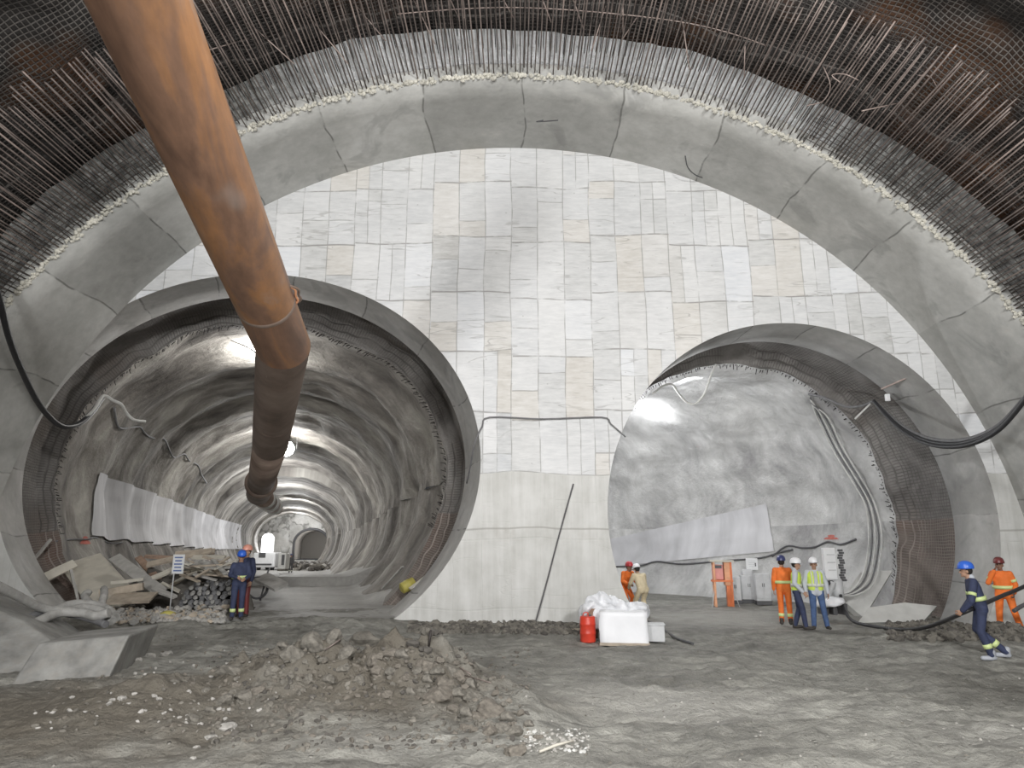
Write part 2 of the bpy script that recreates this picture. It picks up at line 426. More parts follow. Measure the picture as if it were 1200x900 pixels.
def cable(name, pts, r, mat, label=None, cat='cable', group=None, parent=None, n=8, seg=8):
    bm = bmesh.new(); tube(bm, catmull(pts, n), r, seg)
    o = link(name, bm, mat, parent)
    if label: tag(o, label, cat, group)
    return o
def grid_surface(fn, us, vs, name, mat, uvf=None, parent=None, smooth=True, matf=None):
    bm = bmesh.new(); lay = bm.loops.layers.uv.verify()
    V = [[bm.verts.new(fn(u, v)) for u in us] for v in vs]
    for j in range(len(vs)-1):
        for i in range(len(us)-1):
            f = bm.faces.new((V[j][i], V[j][i+1], V[j+1][i+1], V[j+1][i])); f.smooth = smooth
            if matf: f.material_index = matf(us[i], vs[j])
            for lp, (a, b) in zip(f.loops, ((us[i], vs[j]), (us[i+1], vs[j]), (us[i+1], vs[j+1]), (us[i], vs[j+1]))):
                lp[lay].uv = uvf(a, b) if uvf else (a, b)
    return link(name, bm, mat, parent)
def lin(a, b, n): return [a+(b-a)*i/(n-1) for i in range(n)]
def fr(p, H=1.0, oct=4): return noise.fractal(p, H, 2.0, oct)

# ------------------------------------------------------------------ cavern
YW = 18.5; YF = 15.35            # headwall plane, front edge of the arch lining
AX, AZ, A_A, A_B = -.1, .75, 13.9, 13.1
LP = dict(cx=-7.4, cz=4.3, a=6.55, b=5.45, sl=-.2977)
RP = dict(cx=7.75, cz=2.9, a=5.2, b=5.35, sl=-.0365)
def ell(cx, cz, a, b, t): return cx+a*math.cos(t), cz+b*math.sin(t)

# head wall with its two openings
bm = bmesh.new()
def loop(pts):
    vs = [bm.verts.new(p) for p in pts]
    return [bm.edges.new((vs[i], vs[(i+1) % len(vs)])) for i in range(len(vs))]
T = 160
outer = [(AX+(A_A+.05)*math.cos(t), YW, AZ+(A_B+.05)*math.sin(t)) for t in lin(-.13, PI+.13, T)]
outer = [outer[0]] + outer[1:-1] + [outer[-1]] + [(-13.8, YW, -4.2), (13.8, YW, -4.2)]
es = loop(outer)
for p in (LP, RP):
    es += loop([(p['cx']+p['a']*math.cos(2*PI*i/128), YW, p['cz']+p['b']*math.sin(2*PI*i/128)) for i in range(128)])
bmesh.ops.triangle_fill(bm, edges=es, use_beauty=True)
struct(link('wall_front', bm, M['wall']), 'board-marked concrete head wall with two round tunnel openings')

# arch lining band (intrados + front face)
def arch(t, off, Y, n=0): return Vector((AX+(A_A+off)*math.cos(t), Y, AZ+(A_B+off)*math.sin(t)))
us = lin(-.12, PI+.12, 200)
def lin_fn(t, v):
    if v <= 1: return arch(t, 0, YW+.02-(YW+.02-YF)*v) + Vector((0, 0, 0))
    p = arch(t, (v-1)*.45, YF + .05*fr(Vector((t*9, v*3, 0)))); return p
struct(grid_surface(lin_fn, us, [0, .25, .5, .75, 1, 1.3, 1.7, 2.0], 'trim_1', M['lining'], lambda t, v: (t*13.5, v*3.1)),
       'wide grey cast concrete arch band around the head wall')
# crumbly foam edge
bm = bmesh.new()
for i in range(2000):
    t = rnd(.02, PI-.02)
    p = arch(t, rnd(.0, .10)+.05*max(0, fr(Vector((t*4, 3, 1)))), YF-rnd(-.02, .10))
    r = rnd(.02, .055)
    q = bmesh.ops.create_icosphere(bm, subdivisions=1, radius=r)
    for v in q['verts']: v.co = Vector((v.co.x*rnd(.8, 1.6), v.co.y, v.co.z*rnd(.8, 1.4))) + p
tag(link('foam_edge', bm, M['foam']), 'crumbly cream foam bead along the front edge of the concrete arch', 'foam', kind='stuff')
# membrane strip behind the bars
def mem_fn(t, v):
    e = .12*fr(Vector((t*7, 1, 0)))+.25*fr(Vector((t*2.5, 5, 0)))
    Y = YF+.3-(1.25+e)*v
    return arch(t, .42+.05*fr(Vector((t*12, v*3, 2)))+.25*v, Y)
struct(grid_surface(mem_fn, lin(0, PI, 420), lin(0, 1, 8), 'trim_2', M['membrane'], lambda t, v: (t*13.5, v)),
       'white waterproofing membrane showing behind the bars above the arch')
# rough crown & sides of the cavern
def crown_fn(t, Y):
    f = fr(Vector((math.cos(t)*5, Y*.45, math.sin(t)*5)), 1, 5)
    off = 1.15+.35*f+(.25 if Y < 14.2 else .0)+max(0, (12.5-Y))*.03
    return arch(t, off, Y)
ysh = lin(YF+.6, 3.0, 110)+lin(2.0, -13, 16)
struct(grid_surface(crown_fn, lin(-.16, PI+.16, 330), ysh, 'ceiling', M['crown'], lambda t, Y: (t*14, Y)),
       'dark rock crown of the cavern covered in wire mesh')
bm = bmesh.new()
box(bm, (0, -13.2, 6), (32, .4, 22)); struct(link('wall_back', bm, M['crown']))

# ------------------------------------------------------------------ rebar cage on the crown
cage = thing('rebar_cage', 'fan of rusty reinforcing bars projecting from the arch towards the cavern roof', 'rebar', (0, YF, 13))
def setp(o, parent):
    o.parent = parent; o.matrix_parent_inverse = Matrix.Translation(-Vector(parent.location)); return o
def rod(bm, a, b, r, seg=5):
    tube(bm, [a, b], r, seg)
rods = []
t = .10
while t < PI-.10:
    t += rnd(.0055, .0095)
    off = random.choice((.16, .16, .34))
    L = 3.7+.25*fr(Vector((t*6, 0, 0)))+rnd(-.25, .25)
    if 1.25 < t < 2.1: L += .5
    a = arch(t, off, YF+.1); b = arch(t+rnd(-.005, .005)+.003, off+.12+rnd(-.03, .05), YF-L)
    rods.append((a, b, rnd(.015, .019), t))
# those that show largest: the ones in the visible part of the crown
vis = [q for q in rods if .42 < q[3] < 2.75]
random.shuffle(vis)
for i, (a, b, r, t) in enumerate(vis[:100]):
    bm = bmesh.new(); rod(bm, a, b, r+.003); setp(link('rebar_rod', bm, M['bar'] if i % 4 else M['bar_pale']), cage)
rest = vis[100:] + [q for q in rods if not (.42 < q[3] < 2.75)]
bm = bmesh.new()
for a, b, r, t in rest: rod(bm, a, b, r)
o = setp(link('rebar_rod', bm, M['bar']), cage); o['kind'] = 'stuff'
# second, darker layer further back
bm = bmesh.new(); t = .1
while t < PI-.1:
    t += rnd(.008, .013)
    rod(bm, arch(t, .55, YF+.1), arch(t+rnd(-.01, .01), .75, YF-3.3-rnd(0, .5)), .010, 4)
o = setp(link('inner_rod', bm, M['bar_dark']), cage); o['kind'] = 'stuff'
for i in range(26):
    Y = YF-1.35-i*.10
    bm = bmesh.new(); tube(bm, [arch(t, .47+(YF-Y)*.04, Y+.02*math.sin(t*30+i)) for t in lin(.05, PI-.05, 90)], .007, 4)
    setp(link('hoop_bar', bm, M['bar_dark']), cage)
for i, Y in enumerate((13.35,)):
    bm = bmesh.new(); tube(bm, [arch(t, .42+.03*math.sin(t*17), Y+.10*math.sin(t*9)) for t in lin(1.15, 1.75, 40)], .012, 5)
    setp(link('tie_bar', bm, M['bar_pale']), cage)
# loose diagonal bars poking down
for (x0, y0, x1, y1, Y) in ((350, 5, 408, 75, 13.2), (282, 18, 345, 75, 13.0), (412, 0, 452, 48, 13.3), (485, 0, 510, 52, 13.4), (528, 0, 538, 22, 13.2), (590, 0, 604, 24, 13.3),
                            (636, 0, 646, 26, 13.2), (672, 0, 684, 34, 13.2), (712, 0, 693, 60, 13.4), (730, 4, 730, 38, 13.2), (760, 0, 728, 48, 13.5), (800, 26, 808, 82, 13.4),
                            (873, 54, 872, 90, 13.4), (240, 60, 292, 45, 13.0), (1010, 130, 1066, 118, 13.0)):
    bm = bmesh.new(); rod(bm, P(x0, y0, Y), P(x1, y1, Y+.5), .014); setp(link('loose_bar', bm, M['bar_pale']), cage)
for pts in (((965, 78), (973, 100), (965, 118), (945, 124)), ((985, 97), (975, 88), (990, 87), (1006, 94)), ((1075, 88), (1090, 90), (1098, 102))):
    bm = bmesh.new(); tube(bm, catmull([P(x, y, 12.8) for x, y in pts], 5), .010, 5); setp(link('bent_wire', bm, M['bar_pale']), cage)
# wire mesh curtains above the edge on both flanks
for T0, T1 in ((.1, 1.02), (2.08, PI-.1)):
    bm = bmesh.new()
    for i in range(8):
        tube(bm, [arch(t, .24+.06*fr(Vector((t*8, i*.3, 0))), YF+.05-i*.15+.10*fr(Vector((t*3, 1, 0)))) for t in lin(T0, T1, 60)], .008, 4)
    t = T0
    while t < T1:
        t += .0125
        rod(bm, arch(t, .2, YF+.1), arch(t+.004, .26, YF-1.1), .006, 4)
    setp(link('wire_mesh', bm, M['bar_dark']), cage)

# ------------------------------------------------------------------ portal rings, recesses, tunnels
def ring_path(p, Y): return p['cx']+p['sl']*(Y-YW), p['cz']
YR, YT = 20.3, 22.7
def portal(p, n, lab):
    us = lin(0, 2*PI, 129)
    def fn(t, v):
        if v <= 1: Y = YW+(YR-YW)*v; off = 0
        else: Y = YR+.01; off = (v-1)*.6
        cx, cz = ring_path(p, Y)
        return Vector((cx+(p['a']+off)*math.cos(t), Y, cz+(p['b']+off)*math.sin(t)))
    struct(grid_surface(fn, us, [0, .5, 1, 2], n, M['reveal'], lambda t, v: (t*6, v*1.8)), lab)
portal(LP, 'trim_3', 'concrete reveal ring of the left tunnel mouth')
portal(RP, 'trim_4', 'concrete reveal ring of the right tunnel mouth')

# left tunnel surface: t angle, Y depth
def lt_ctr(Y): return LP['cx']+LP['sl']*(Y-YW)
def lt_dim(Y):
    if Y < YT: return LP['a']+.42, LP['b']+.42, LP['cz']
    k = min(1, (Y-YT)/37.0)
    a = 6.45; top = 9.65-.55*k; bot = -1.9
    if Y > 60: top = 8.2; a = 6.2
    if Y > 82: top = 7.9; a = 5.95
    if Y > 108: top = 7.7; a = 5.75
    cz = 4.25-.6*k
    return a, top-cz, cz
def left_surf(t, Y, off=0, rough=1):
    a, b, cz = lt_dim(Y); cx = lt_ctr(Y)
    if math.sin(t) < 0: b = 5.45 if Y > YT else b
    p = Vector((math.cos(t)*3, Y*.5, math.sin(t)*3))
    d = off
    if rough:
        d += .16*fr(p, 1, 5)*rough
        if YT < Y < 60: d += (.17*math.sin(Y*1.35+.6*math.sin(t*2)) + .12*fr(Vector((Y*.6, t*.6, 0))))*min(1, (Y-YT)/2)
        elif Y < YT: d += .05*fr(p*3)
    return Vector((cx+(a+d)*math.cos(t), Y, cz+(b+d)*math.sin(t)))
us = lin(0, 2*PI, 181)
struct(grid_surface(lambda t, Y: left_surf(t, Y), us, lin(YR+.01, YT, 12), 'wall_left_recess', [M['recess'], M['rustmesh']], lambda t, Y: (t*6.8, Y),
       matf=lambda t, Y: 1 if PI+.30 < t < 2*PI-.22 else 0), 'dark mesh-lined recess behind the left portal ring')
ys = lin(YT, 60, 190)+[60.01, 60.6, 62, 66, 70, 75, 80, 82, 82.01, 82.6, 85, 90, 96, 102, 108, 108.01, 109, 112, 116, 118]
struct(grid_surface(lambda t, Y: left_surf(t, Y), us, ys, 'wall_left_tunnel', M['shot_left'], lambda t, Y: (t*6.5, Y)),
       'sprayed concrete bore of the left tunnel with shallow ribs')
# step face at start of shotcrete with bar fringe
def annulus(fa, fb, n, mat, lab, uvs=6.5):
    struct(grid_surface(lambda t, v: fa(t).lerp(fb(t), v), us, [0, 1], n, mat, lambda t, v: (t*uvs, v)), lab)
annulus(lambda t: left_surf(t, YT, .45, 0), lambda t: left_surf(t, YT+.01), 'trim_5', M['recess'], 'rough step where the left sprayed concrete begins')

# smooth concrete patches on tunnel walls
def seg_patch(fn, t0, t1, s0, s1, name, lab, edge=None, nt=16, ns=40):
    bm = bmesh.new(); lay = bm.loops.layers.uv.verify(); V = []
    for j in range(ns+1):
        s = s0+(s1-s0)*j/ns
        V.append([bm.verts.new(fn(t0+(t1-t0)*i/nt, s)) for i in range(nt+1)])
    for j in range(ns):
        for i in range(nt):
            f = bm.faces.new((V[j][i], V[j][i+1], V[j+1][i+1], V[j+1][i])); f.smooth = True
            for lp, (ii, jj) in zip(f.loops, ((i, j), (i+1, j), (i+1, j+1), (i, j+1))):
                lp[lay].uv = ((t0+(t1-t0)*ii/nt)*6, s0+(s1-s0)*jj/ns)
    return struct(link(name, bm, M['smooth']), lab)
#seg_patch(lambda t, s: left_surf(t, s, -.05), PI-.14, PI+.24, 25.2, 48, 'trim_6', 'pale smooth concrete panel on the left tunnel wall')

# far end wall of the left tunnel with a small arched opening
bm = bmesh.new(); YE = 117
cx = lt_ctr(YE)
vs = [bm.verts.new((cx+7*math.cos(t), YE, 2.5+7*math.sin(t))) for t in lin(0, 2*PI, 49)[:-1]]
es = [bm.edges.new((vs[i], vs[(i+1) % 48])) for i in range(48)]
def archpts(px0, px1, py_top, py_bot, Y, n=20):
    a = P(px0, py_bot, Y); b = P(px1, py_bot, Y); w = (b.x-a.x)/2; c = (a.x+b.x)/2; top = P((px0+px1)/2, py_top, Y).z
    zs = top-w*.8
    return [Vector((a.x, Y, a.z))]+[Vector((c-w*math.cos(t), Y, zs+w*.8*math.sin(t))) for t in lin(0, PI, n)]+[Vector((b.x, Y, b.z))]
A1 = archpts(343, 384, 620, 656, YE); A2 = archpts(305, 320, 625, 652, YE)
for A in (A1, A2):
    v2 = [bm.verts.new(p) for p in A]; es += [bm.edges.new((v2[i], v2[(i+1) % len(v2)])) for i in range(len(v2))]
bmesh.ops.triangle_fill(bm, edges=es, use_beauty=True)
struct(link('wall_far_end', bm, M['reveal']), 'far end wall of the left tunnel with two small arched headings')
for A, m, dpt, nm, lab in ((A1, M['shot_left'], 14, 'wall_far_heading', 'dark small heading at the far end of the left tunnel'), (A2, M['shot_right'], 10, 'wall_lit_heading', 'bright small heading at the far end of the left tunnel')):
    bm = bmesh.new()
    f = [bm.verts.new(p) for p in A]; b = [bm.verts.new(p+Vector((-.2*dpt, dpt, 0))) for p in A]
    for i in range(len(A)-1): bm.faces.new((f[i], f[i+1], b[i+1], b[i]))
    bm.faces.new(b)
    struct(link(nm, bm, m), lab)
# rim around the far arch
cable('heading_rim', A1, .22, M['grey_dark'], 'dark rim framing the small arched heading at the far tunnel end', 'rim', n=2)

# right tunnel: arc path
def rt_frame(s):
    h0 = math.atan(-RP['sl'])
    Rr = 8.5; Lm = 1.2; ang = math.radians(56)
    x, y = RP['cx']+RP['sl']*(YR-YW), YR
    def adv(x, y, h, d): return x-math.sin(h)*d, y+math.cos(h)*d
    if s <= Lm: x, y = adv(x, y, h0, s); return x, y, h0
    x, y = adv(x, y, h0, Lm); s -= Lm
    if s < Rr*ang:
        h = h0+s/Rr
        x = x-Rr*(math.cos(h0)-math.cos(h)); y = y+Rr*(math.sin(h)-math.sin(h0))
        return x, y, h
    h = h0+ang
    x = x-Rr*(math.cos(h0)-math.cos(h)); y = y+Rr*(math.sin(h)-math.sin(h0))
    x, y = adv(x, y, h, s-Rr*ang); return x, y, h
def right_surf(t, s, off=0, rough=1):
    x, y, h = rt_frame(s); a, b, cz = (RP['a']+.4, RP['b']+.4, RP['cz']) if s < 2.0 else (RP['a']-.05, RP['b']-.15, RP['cz'])
    p = Vector((math.cos(t)*3, s*.5+20, math.sin(t)*3)); d = off+rough*(.20*fr(p, 1, 5))
    if s > 2: d += rough*.12*math.sin(s*1.6+math.sin(t*2))*min(1, (s-2))
    ca = (a+d)*math.cos(t)
    return Vector((x+ca*math.cos(h), y+ca*math.sin(h), cz+(b+d)*math.sin(t)))
struct(grid_surface(lambda t, s: right_surf(t, s), us, lin(0, 2.0, 10), 'wall_right_recess', [M['recess'], M['rustmesh']], lambda t, Y: (t*5.6, Y),
       matf=lambda t, Y: 1 if t > 2*PI-.55 or PI < t < PI+.4 else 0), 'dark mesh-lined recess behind the right portal ring')
struct(grid_surface(lambda t, s: right_surf(t, s), us, [2.01]+lin(2.1, 14, 90), 'wall_right_tunnel', M['shot_right'], lambda t, Y: (t*5.4, Y)),
       'pale sprayed concrete bore of the right tunnel bending left')
annulus(lambda t: right_surf(t, 1.99, .4, 0), lambda t: right_surf(t, 2.01), 'trim_7', M['recess'], 'rough step where the right sprayed concrete begins')
bm = bmesh.new(); x, y, h = rt_frame(14)
vs = [bm.verts.new(right_surf(t, 14, .3)) for t in lin(0, 2*PI, 49)[:-1]]; bm.faces.new(vs)
struct(link('wall_right_end', bm, M['shot_right']))
#seg_patch(lambda t, s: right_surf(t, s, -.05), -.10, .22, 7.2, 13.9, 'trim_8', 'pale smooth concrete panel on the right tunnel wall')

# fringes of short bar ends round the step
def fringe(fn, step_s, n, name, lab, t0, t1, ln=.22):
    bm = bmesh.new()
    for i in range(n):
        t = t0+(t1-t0)*i/n
        t += rnd(-.012, .012); a = fn(t, step_s, -.02, 1); b = fn(t+.008, step_s, -.02-rnd(.02, ln)*rnd(.4, 1), 1)+Vector((0, rnd(-.12, -.02), 0))
        rod(bm, a, b, .012, 4)
    return struct(link(name, bm, M['bar_dark']), lab)
fringe(left_surf, YT+.03, 330, 'trim_9', 'fringe of short bar ends around the left sprayed concrete', -.3, PI+.35)
fringe(right_surf, 2.05, 260, 'trim_10', 'fringe of short bar ends around the right sprayed concrete', -.4, PI)

# ------------------------------------------------------------------ ground
def sm(a, b, x): x = max(0, min(1, (x-a)/(b-a))); return x*x*(3-2*x)
def mound(x, y):
    # crescent: ridge from left tail over crest to right tail
    h = 0
    for (cx, cy, rx, ry, hh) in ((-2.9, 10.6, 1.3, 1.0, .70), (-1.7, 10.5, 1.2, .9, .70), (-.7, 10.0, .8, .7, .38), (-.15, 9.3, .6, .6, .30), (.1, 8.6, .5, .5, .16), (-4.3, 9.9, 1.2, 1.0, .26)):
        q = ((x-cx)/rx)**2+((y-cy)/ry)**2
        h = max(h, hh*math.exp(-q*.9))
    return h
def base_h(x, y):
    h = mound(x, y)
    h += .27*sm(-1.6, -4.2, x)*sm(15.6, 17.3, y)             # rise into the left tunnel
    h += .16*sm(16.6, 18.6, y)*sm(-4, -2, x)*sm(4.2, 2.8, x) # gravel banked against the pier
    h += .32*math.exp(-(((x-10.6)/2.6)**2+((y-15.4)/1.0)**2))  # rubble, right
    h += .16*math.exp(-(((x+9.5)/2.4)**2+((y-13.5)/.8)**2))
    h += .10*math.exp(-(((x+8.0)/2.4)**2+((y-9.6)/1.2)**2))
    return h
def ground_h(x, y):
    p = Vector((x, y, 0))
    n = .085*fr(p*.7, 1, 5)+.05*fr(Vector((x*1.1, y*3.2, 4)), .9, 4)
    n += (.035+.05*sm(.1, .4, base_h(x, y)))*fr(p*3.7, .8, 4)
    n *= 1-.6*sm(17.6, 18.6, y)
    # wheel ruts running across
    n *= 1+1.3*sm(.12, .4, mound(x, y))
    for c, w in ((12.1, .22), (13.0, .22), (8.9, .25)):
        yy = y-(c+.05*x+.15*math.sin(x*.7)); n -= .05*math.exp(-(yy/w)**2)*sm(-1.5, 1, x)
    return base_h(x, y)+n
gx = lin(-15, 15, 420); gy = lin(-12.5, 5, 18)+lin(5.2, 12, 190)+lin(12.07, 21.0, 125)
struct(grid_surface(lambda x, y: Vector((x, y, ground_h(x, y))), gx, gy, 'floor', M['mud']), 'grey trampled mud floor of the cavern')
# right tunnel floor
def rt_floor(u, s):
    x, y, h = rt_frame(s); x += u*math.cos(h); y += u*math.sin(h)
    return Vector((x, y, .05-.4*sm(.4, -1.2, s)+.04*fr(Vector((x, y, 0)))))
struct(grid_surface(rt_floor, lin(-5.3, 5.6, 50), lin(-1.3, 14, 70), 'floor_right_tunnel', M['mud']), 'pale muddy floor inside the right tunnel')
# left tunnel floor: lower slab then raised slab
def lt_floor(u, Y):
    u = u*(.66 if Y < 18.7 else 1); x = lt_ctr(Y)+u
    z = -.35*sm(17.9, 17.0, Y)+.27+.03*fr(Vector((x*.8, Y*.8, 0)))
    if Y > 34: z = .69-sm(34, 62, Y)*.85
    z += .55*sm(3.9, 5.9, u)*sm(YT, YT+1, Y)*(1 if Y > 23 else 0)
    return Vector((x, Y, z))
struct(grid_surface(lt_floor, lin(-6.4, 6.4, 60), [16.9, 17.2, 17.5, 17.8, 18.1, 18.3]+lin(18.6, 34, 60)+[34.05, 34.1]+lin(35, 117, 50), 'floor_left_tunnel', M['slab']),
       'concrete floor slab running into the left tunnel')

# footing block low at the left
bm = bmesh.new()
pts = [P(6, 812, 11.3), P(44, 754, 11.8), P(152, 744, 12.0), P(122, 806, 11.4)]
bl = [Vector((p.x, p.y, p.z)) for p in pts]
f = [bm.verts.new(p) for p in bl]; b = [bm.verts.new(p+Vector((-.6, 2.2, -.05))) for p in bl]
bm.faces.new(f); bm.faces.new(b[::-1])
for i in range(4): bm.faces.new((f[i], b[i], b[(i+1) % 4], f[(i+1) % 4]))
bmesh.ops.recalc_face_normals(bm, faces=bm.faces)
bevel(bm, .04)
tag(link('concrete_footing', bm, M['concrete_block']), 'low grey concrete footing block at lower left beneath the hoses', 'footing')
bm = bmesh.new()
q = [P(-160, 830, 11.5), P(-60, 690, 13.4), P(30, 728, 13.2), P(62, 752, 12.9), P(10, 825, 11.6)]
f = [bm.verts.new(p) for p in q]; b = [bm.verts.new(p+Vector((-.8, 2.2, -.1))) for p in q]
bm.faces.new(f); bm.faces.new(b[::-1])
for i in range(5): bm.faces.new((f[i], b[i], b[(i+1) % 5], f[(i+1) % 5]))
bmesh.ops.recalc_face_normals(bm, faces=bm.faces)
bevel(bm, .04)
tag(link('concrete_kicker', bm, M['concrete_block']), 'sloping concrete kicker at the left frame edge behind the hoses', 'footing')



# ------------------------------------------------------------------ large steel pipe
def steel_section(name, pts, rs, mat, parent, seg=40):
    bm = bmesh.new(); tube(bm, pts, rs, seg, uv=True); return link(name, bm, mat, parent)
pipe = thing('steel_pipe', 'long rust-brown steel duct slanting from upper left into the left tunnel', 'pipe', (0, 0, 0))
p0 = P(147, -40, 5.3); p1 = P(332, 405, 12.0)
dirn = (p1-p0).normalized()
p00 = p0-dirn*3.0
p2 = P(317, 520, 18.5); d2 = (p2-p1).normalized(); mit = (dirn+d2).normalized()
def section(name, pts, rs, mat, parent, seg=48, d0=None, d1=None):
    bm = bmesh.new(); tube(bm, pts, rs, seg, cap=False, uv=True, d0=d0, d1=d1); return link(name, bm, mat, parent)
w = p0.lerp(p1, .80)
section('pipe_section', [p00, p0, p0.lerp(p1, .35), p0.lerp(p1, .7), w], .475, M['rust'], pipe)
section('pipe_section', [w, w.lerp(p1, .5), p1], [.475, .475, .482], M['rust'], pipe, d1=mit)
section('pipe_section', [p1, p1.lerp(p2, .3), p1.lerp(p2, .66)], [.482, .472, .472], M['rust_brown_dim'], pipe, d0=mit)
section('pipe_section', [p1.lerp(p2, .66), p2], .472, M['rust_brown_dim'], pipe)
bm = bmesh.new(); tube(bm, [w-dirn*.05, w-dirn*.03, w+dirn*.03, w+dirn*.05], [.474, .480, .480, .474], 48, cap=False, uv=True); link('weld_band', bm, M['rust_brown_dim'], pipe)
w2 = p1.lerp(p2, .66)
bm = bmesh.new(); tube(bm, [w2-d2*.04, w2-d2*.03, w2+d2*.03, w2+d2*.04], [.472, .479, .479, .472], 36, cap=False, uv=True); link('weld_band', bm, M['rust_brown_dim'], pipe)
side = Vector((1, .15, .25)); side = (side-dirn*side.dot(dirn)).normalized()
for k in (0, 1):
    bm = bmesh.new(); q = .0 if k == 0 else .05
    tube(bm, catmull([w+side*.46-dirn*.34, w+side*(.52+q)-dirn*.2, w+side*(.50+q)-dirn*.05, w+side*(.51+q)+dirn*.08, w+side*.46+dirn*.18], 5), .022, 6)
    link('torn_seam', bm, M['rust_brown_dim'] if k else M['orange_pale'], pipe)
p4 = P(303, 578, 27)
steel_section('pipe_section', [p2, p2.lerp(p4, .5), p4], .46, M['rust_brown_dim'], pipe)
bm = bmesh.new(); d3 = (p4-p2).normalized(); q = p2.lerp(p4, .72); tube(bm, [q-d3*.12, q-d3*.1, q+d3*.1, q+d3*.12], [.45, .56, .56, .45], 36, uv=True); link('flange', bm, M['rust_brown_dim'], pipe)
p5 = P(324, 596, 42)
steel_section('pipe_section', [p4, p4.lerp(p5, .4), p5], [.44, .40, .38], M['rust_brown_dim'], pipe, 24)
for q in (.25, .5, .78):   # pale couplings
    c = p4.lerp(p5, q); dd = (p5-p4).normalized()
    bm = bmesh.new(); tube(bm, [c-dd*.5, c-dd*.4, c+dd*.4, c+dd*.5], [.40, .47, .47, .40], 24); link('coupling', bm, M['cable_white'], pipe)
# suspension cord along the pipe
cable('suspension_cord', [left_surf(1.78, 24.5, -.05), P(306, 420, 12.6), P(309, 470, 15.0), P(303, 505, 17.5)], .015, M['cable_white'], None, parent=pipe)

# ------------------------------------------------------------------ lamps
def lamp(name, loc, label, size=.12, watts=400, light=True, col=(1, .98, .95), rad=.25, loff=(0, 0, 0)):
    t = thing(name, label, 'lamp', loc)
    bm = bmesh.new(); tube(bm, [(0, size*.2, 0), (0, size*.9, 0), (0, size*1.2, 0)], [size*.9, size*.6, size*.3], 20); link('housing', bm, M['grey_dark'], t)
    bm = bmesh.new(); bmesh.ops.create_icosphere(bm, subdivisions=2, radius=size)
    for v in bm.verts: v.co.y *= .5
    link('bulb', bm, M['lamp'], t, smooth=True)
    bm = bmesh.new(); tube(bm, [(-size*1.2, .12, 0), (-size*1.2, .12, size*1.8), (size*1.2, .12, size*1.8), (size*1.2, .12, 0)], .015, 5); link('bracket', bm, M['grey_dark'], t)
    if light:
        l = bpy.data.lights.new('lamp_light', 'POINT'); l.energy = watts; l.color = col; l.shadow_soft_size = rad
        lo = bpy.data.objects.new('lamp_light', l); C.objects.link(lo); lo.location = Vector(loc)+Vector(loff)
    return t
lamp('floodlight', P(336, 526, 44), 'round glaring floodlight hanging high inside the left tunnel', .50, 750, rad=.4, loff=(0, -.9, -.2))
lamp('floodlight', P(303, 408, 26.0), 'small bright lamp just left of the pipe bend near the left tunnel roof', .10, 480, rad=.3, loff=(.3, -.3, -.7))
def point(loc, w, rad=.3, col=(1, 1, 1)):
    l = bpy.data.lights.new('work_and_fill_light', 'POINT'); l.energy = w; l.color = col; l.shadow_soft_size = rad
    o = bpy.data.objects.new('work_and_fill_light', l); C.objects.link(o); o.location = loc
def area(loc, tgt, w, size, col=(1, 1, 1)):
    l = bpy.data.lights.new('flood_and_fill', 'AREA'); l.energy = w; l.color = col; l.size = size
    o = bpy.data.objects.new('flood_and_fill', l); C.objects.link(o); o.location = loc
    o.rotation_euler = (Vector(tgt)-Vector(loc)).to_track_quat('-Z', 'Y').to_euler()
for Y in (62.5, 84.5, 104, 113):
    point((lt_ctr(Y)+1.0, Y-1.0 if Y > 70 else 57.0, 6.6), 900, .3)
x, y, h = rt_frame(4.2)
q = P(735, 490, 22.6); point(tuple(q), 480, .12, (.97, .98, 1))
point((1.0, 29.5, 5.0), 250, .5, (.97, .98, 1))  # added unseen fill that lifts the right tunnel wall
q = P(313, 636, 121); point(tuple(q), 3500, .3); point((lt_ctr(70), 69, 6.0), 1100, .3); point((lt_ctr(117)+4.0, 123, 3.5), 900, .3)  # the light near the white vehicle is an added fill to whiten it
# unseen cavern floodlights behind the viewpoint, plus added fills
def spot(loc, tgt, w, size, rad, col=(1, 1, 1), blend=.7):
    l = bpy.data.lights.new('flood_and_fill', 'SPOT'); l.energy = w; l.color = col; l.spot_size = math.radians(size); l.spot_blend = blend; l.shadow_soft_size = rad
    o = bpy.data.objects.new('flood_and_fill', l); C.objects.link(o); o.location = loc
    o.rotation_euler = (Vector(tgt)-Vector(loc)).to_track_quat('-Z', 'Y').to_euler()
spot((6.0, -10.0, 8.5), (-.5, 18.5, 6), 11000, 80, .6, (1, .995, .985))
spot((-6.0, -9.0, 5.5), (3, 18.5, 5), 8500, 80, .6, (1, .995, .985))
area((1.0, 1.5, 10.5), (1, 9, 0), 1000, 3.0, (1, .98, .955))  # added unseen fill overhead, brightens the mud floor
spot((2.0, 1.0, 2.6), (0, 17, 14.0), 3000, 95, .5, (1, .97, .94))  # added unseen low fill, lights membrane and arch band from below
w = bpy.data.worlds.new('world'); bpy.context.scene.world = w; w.use_nodes = True
w.node_tree.nodes['Background'].inputs[0].default_value = (.6, .65, .7, 1); w.node_tree.nodes['Background'].inputs[1].default_value = .05
vs_ = bpy.context.scene.view_settings
vs_.view_transform = 'Standard'; vs_.look = 'None'; vs_.gamma = 1; vs_.use_curve_mapping = False; vs_.exposure = 0.0

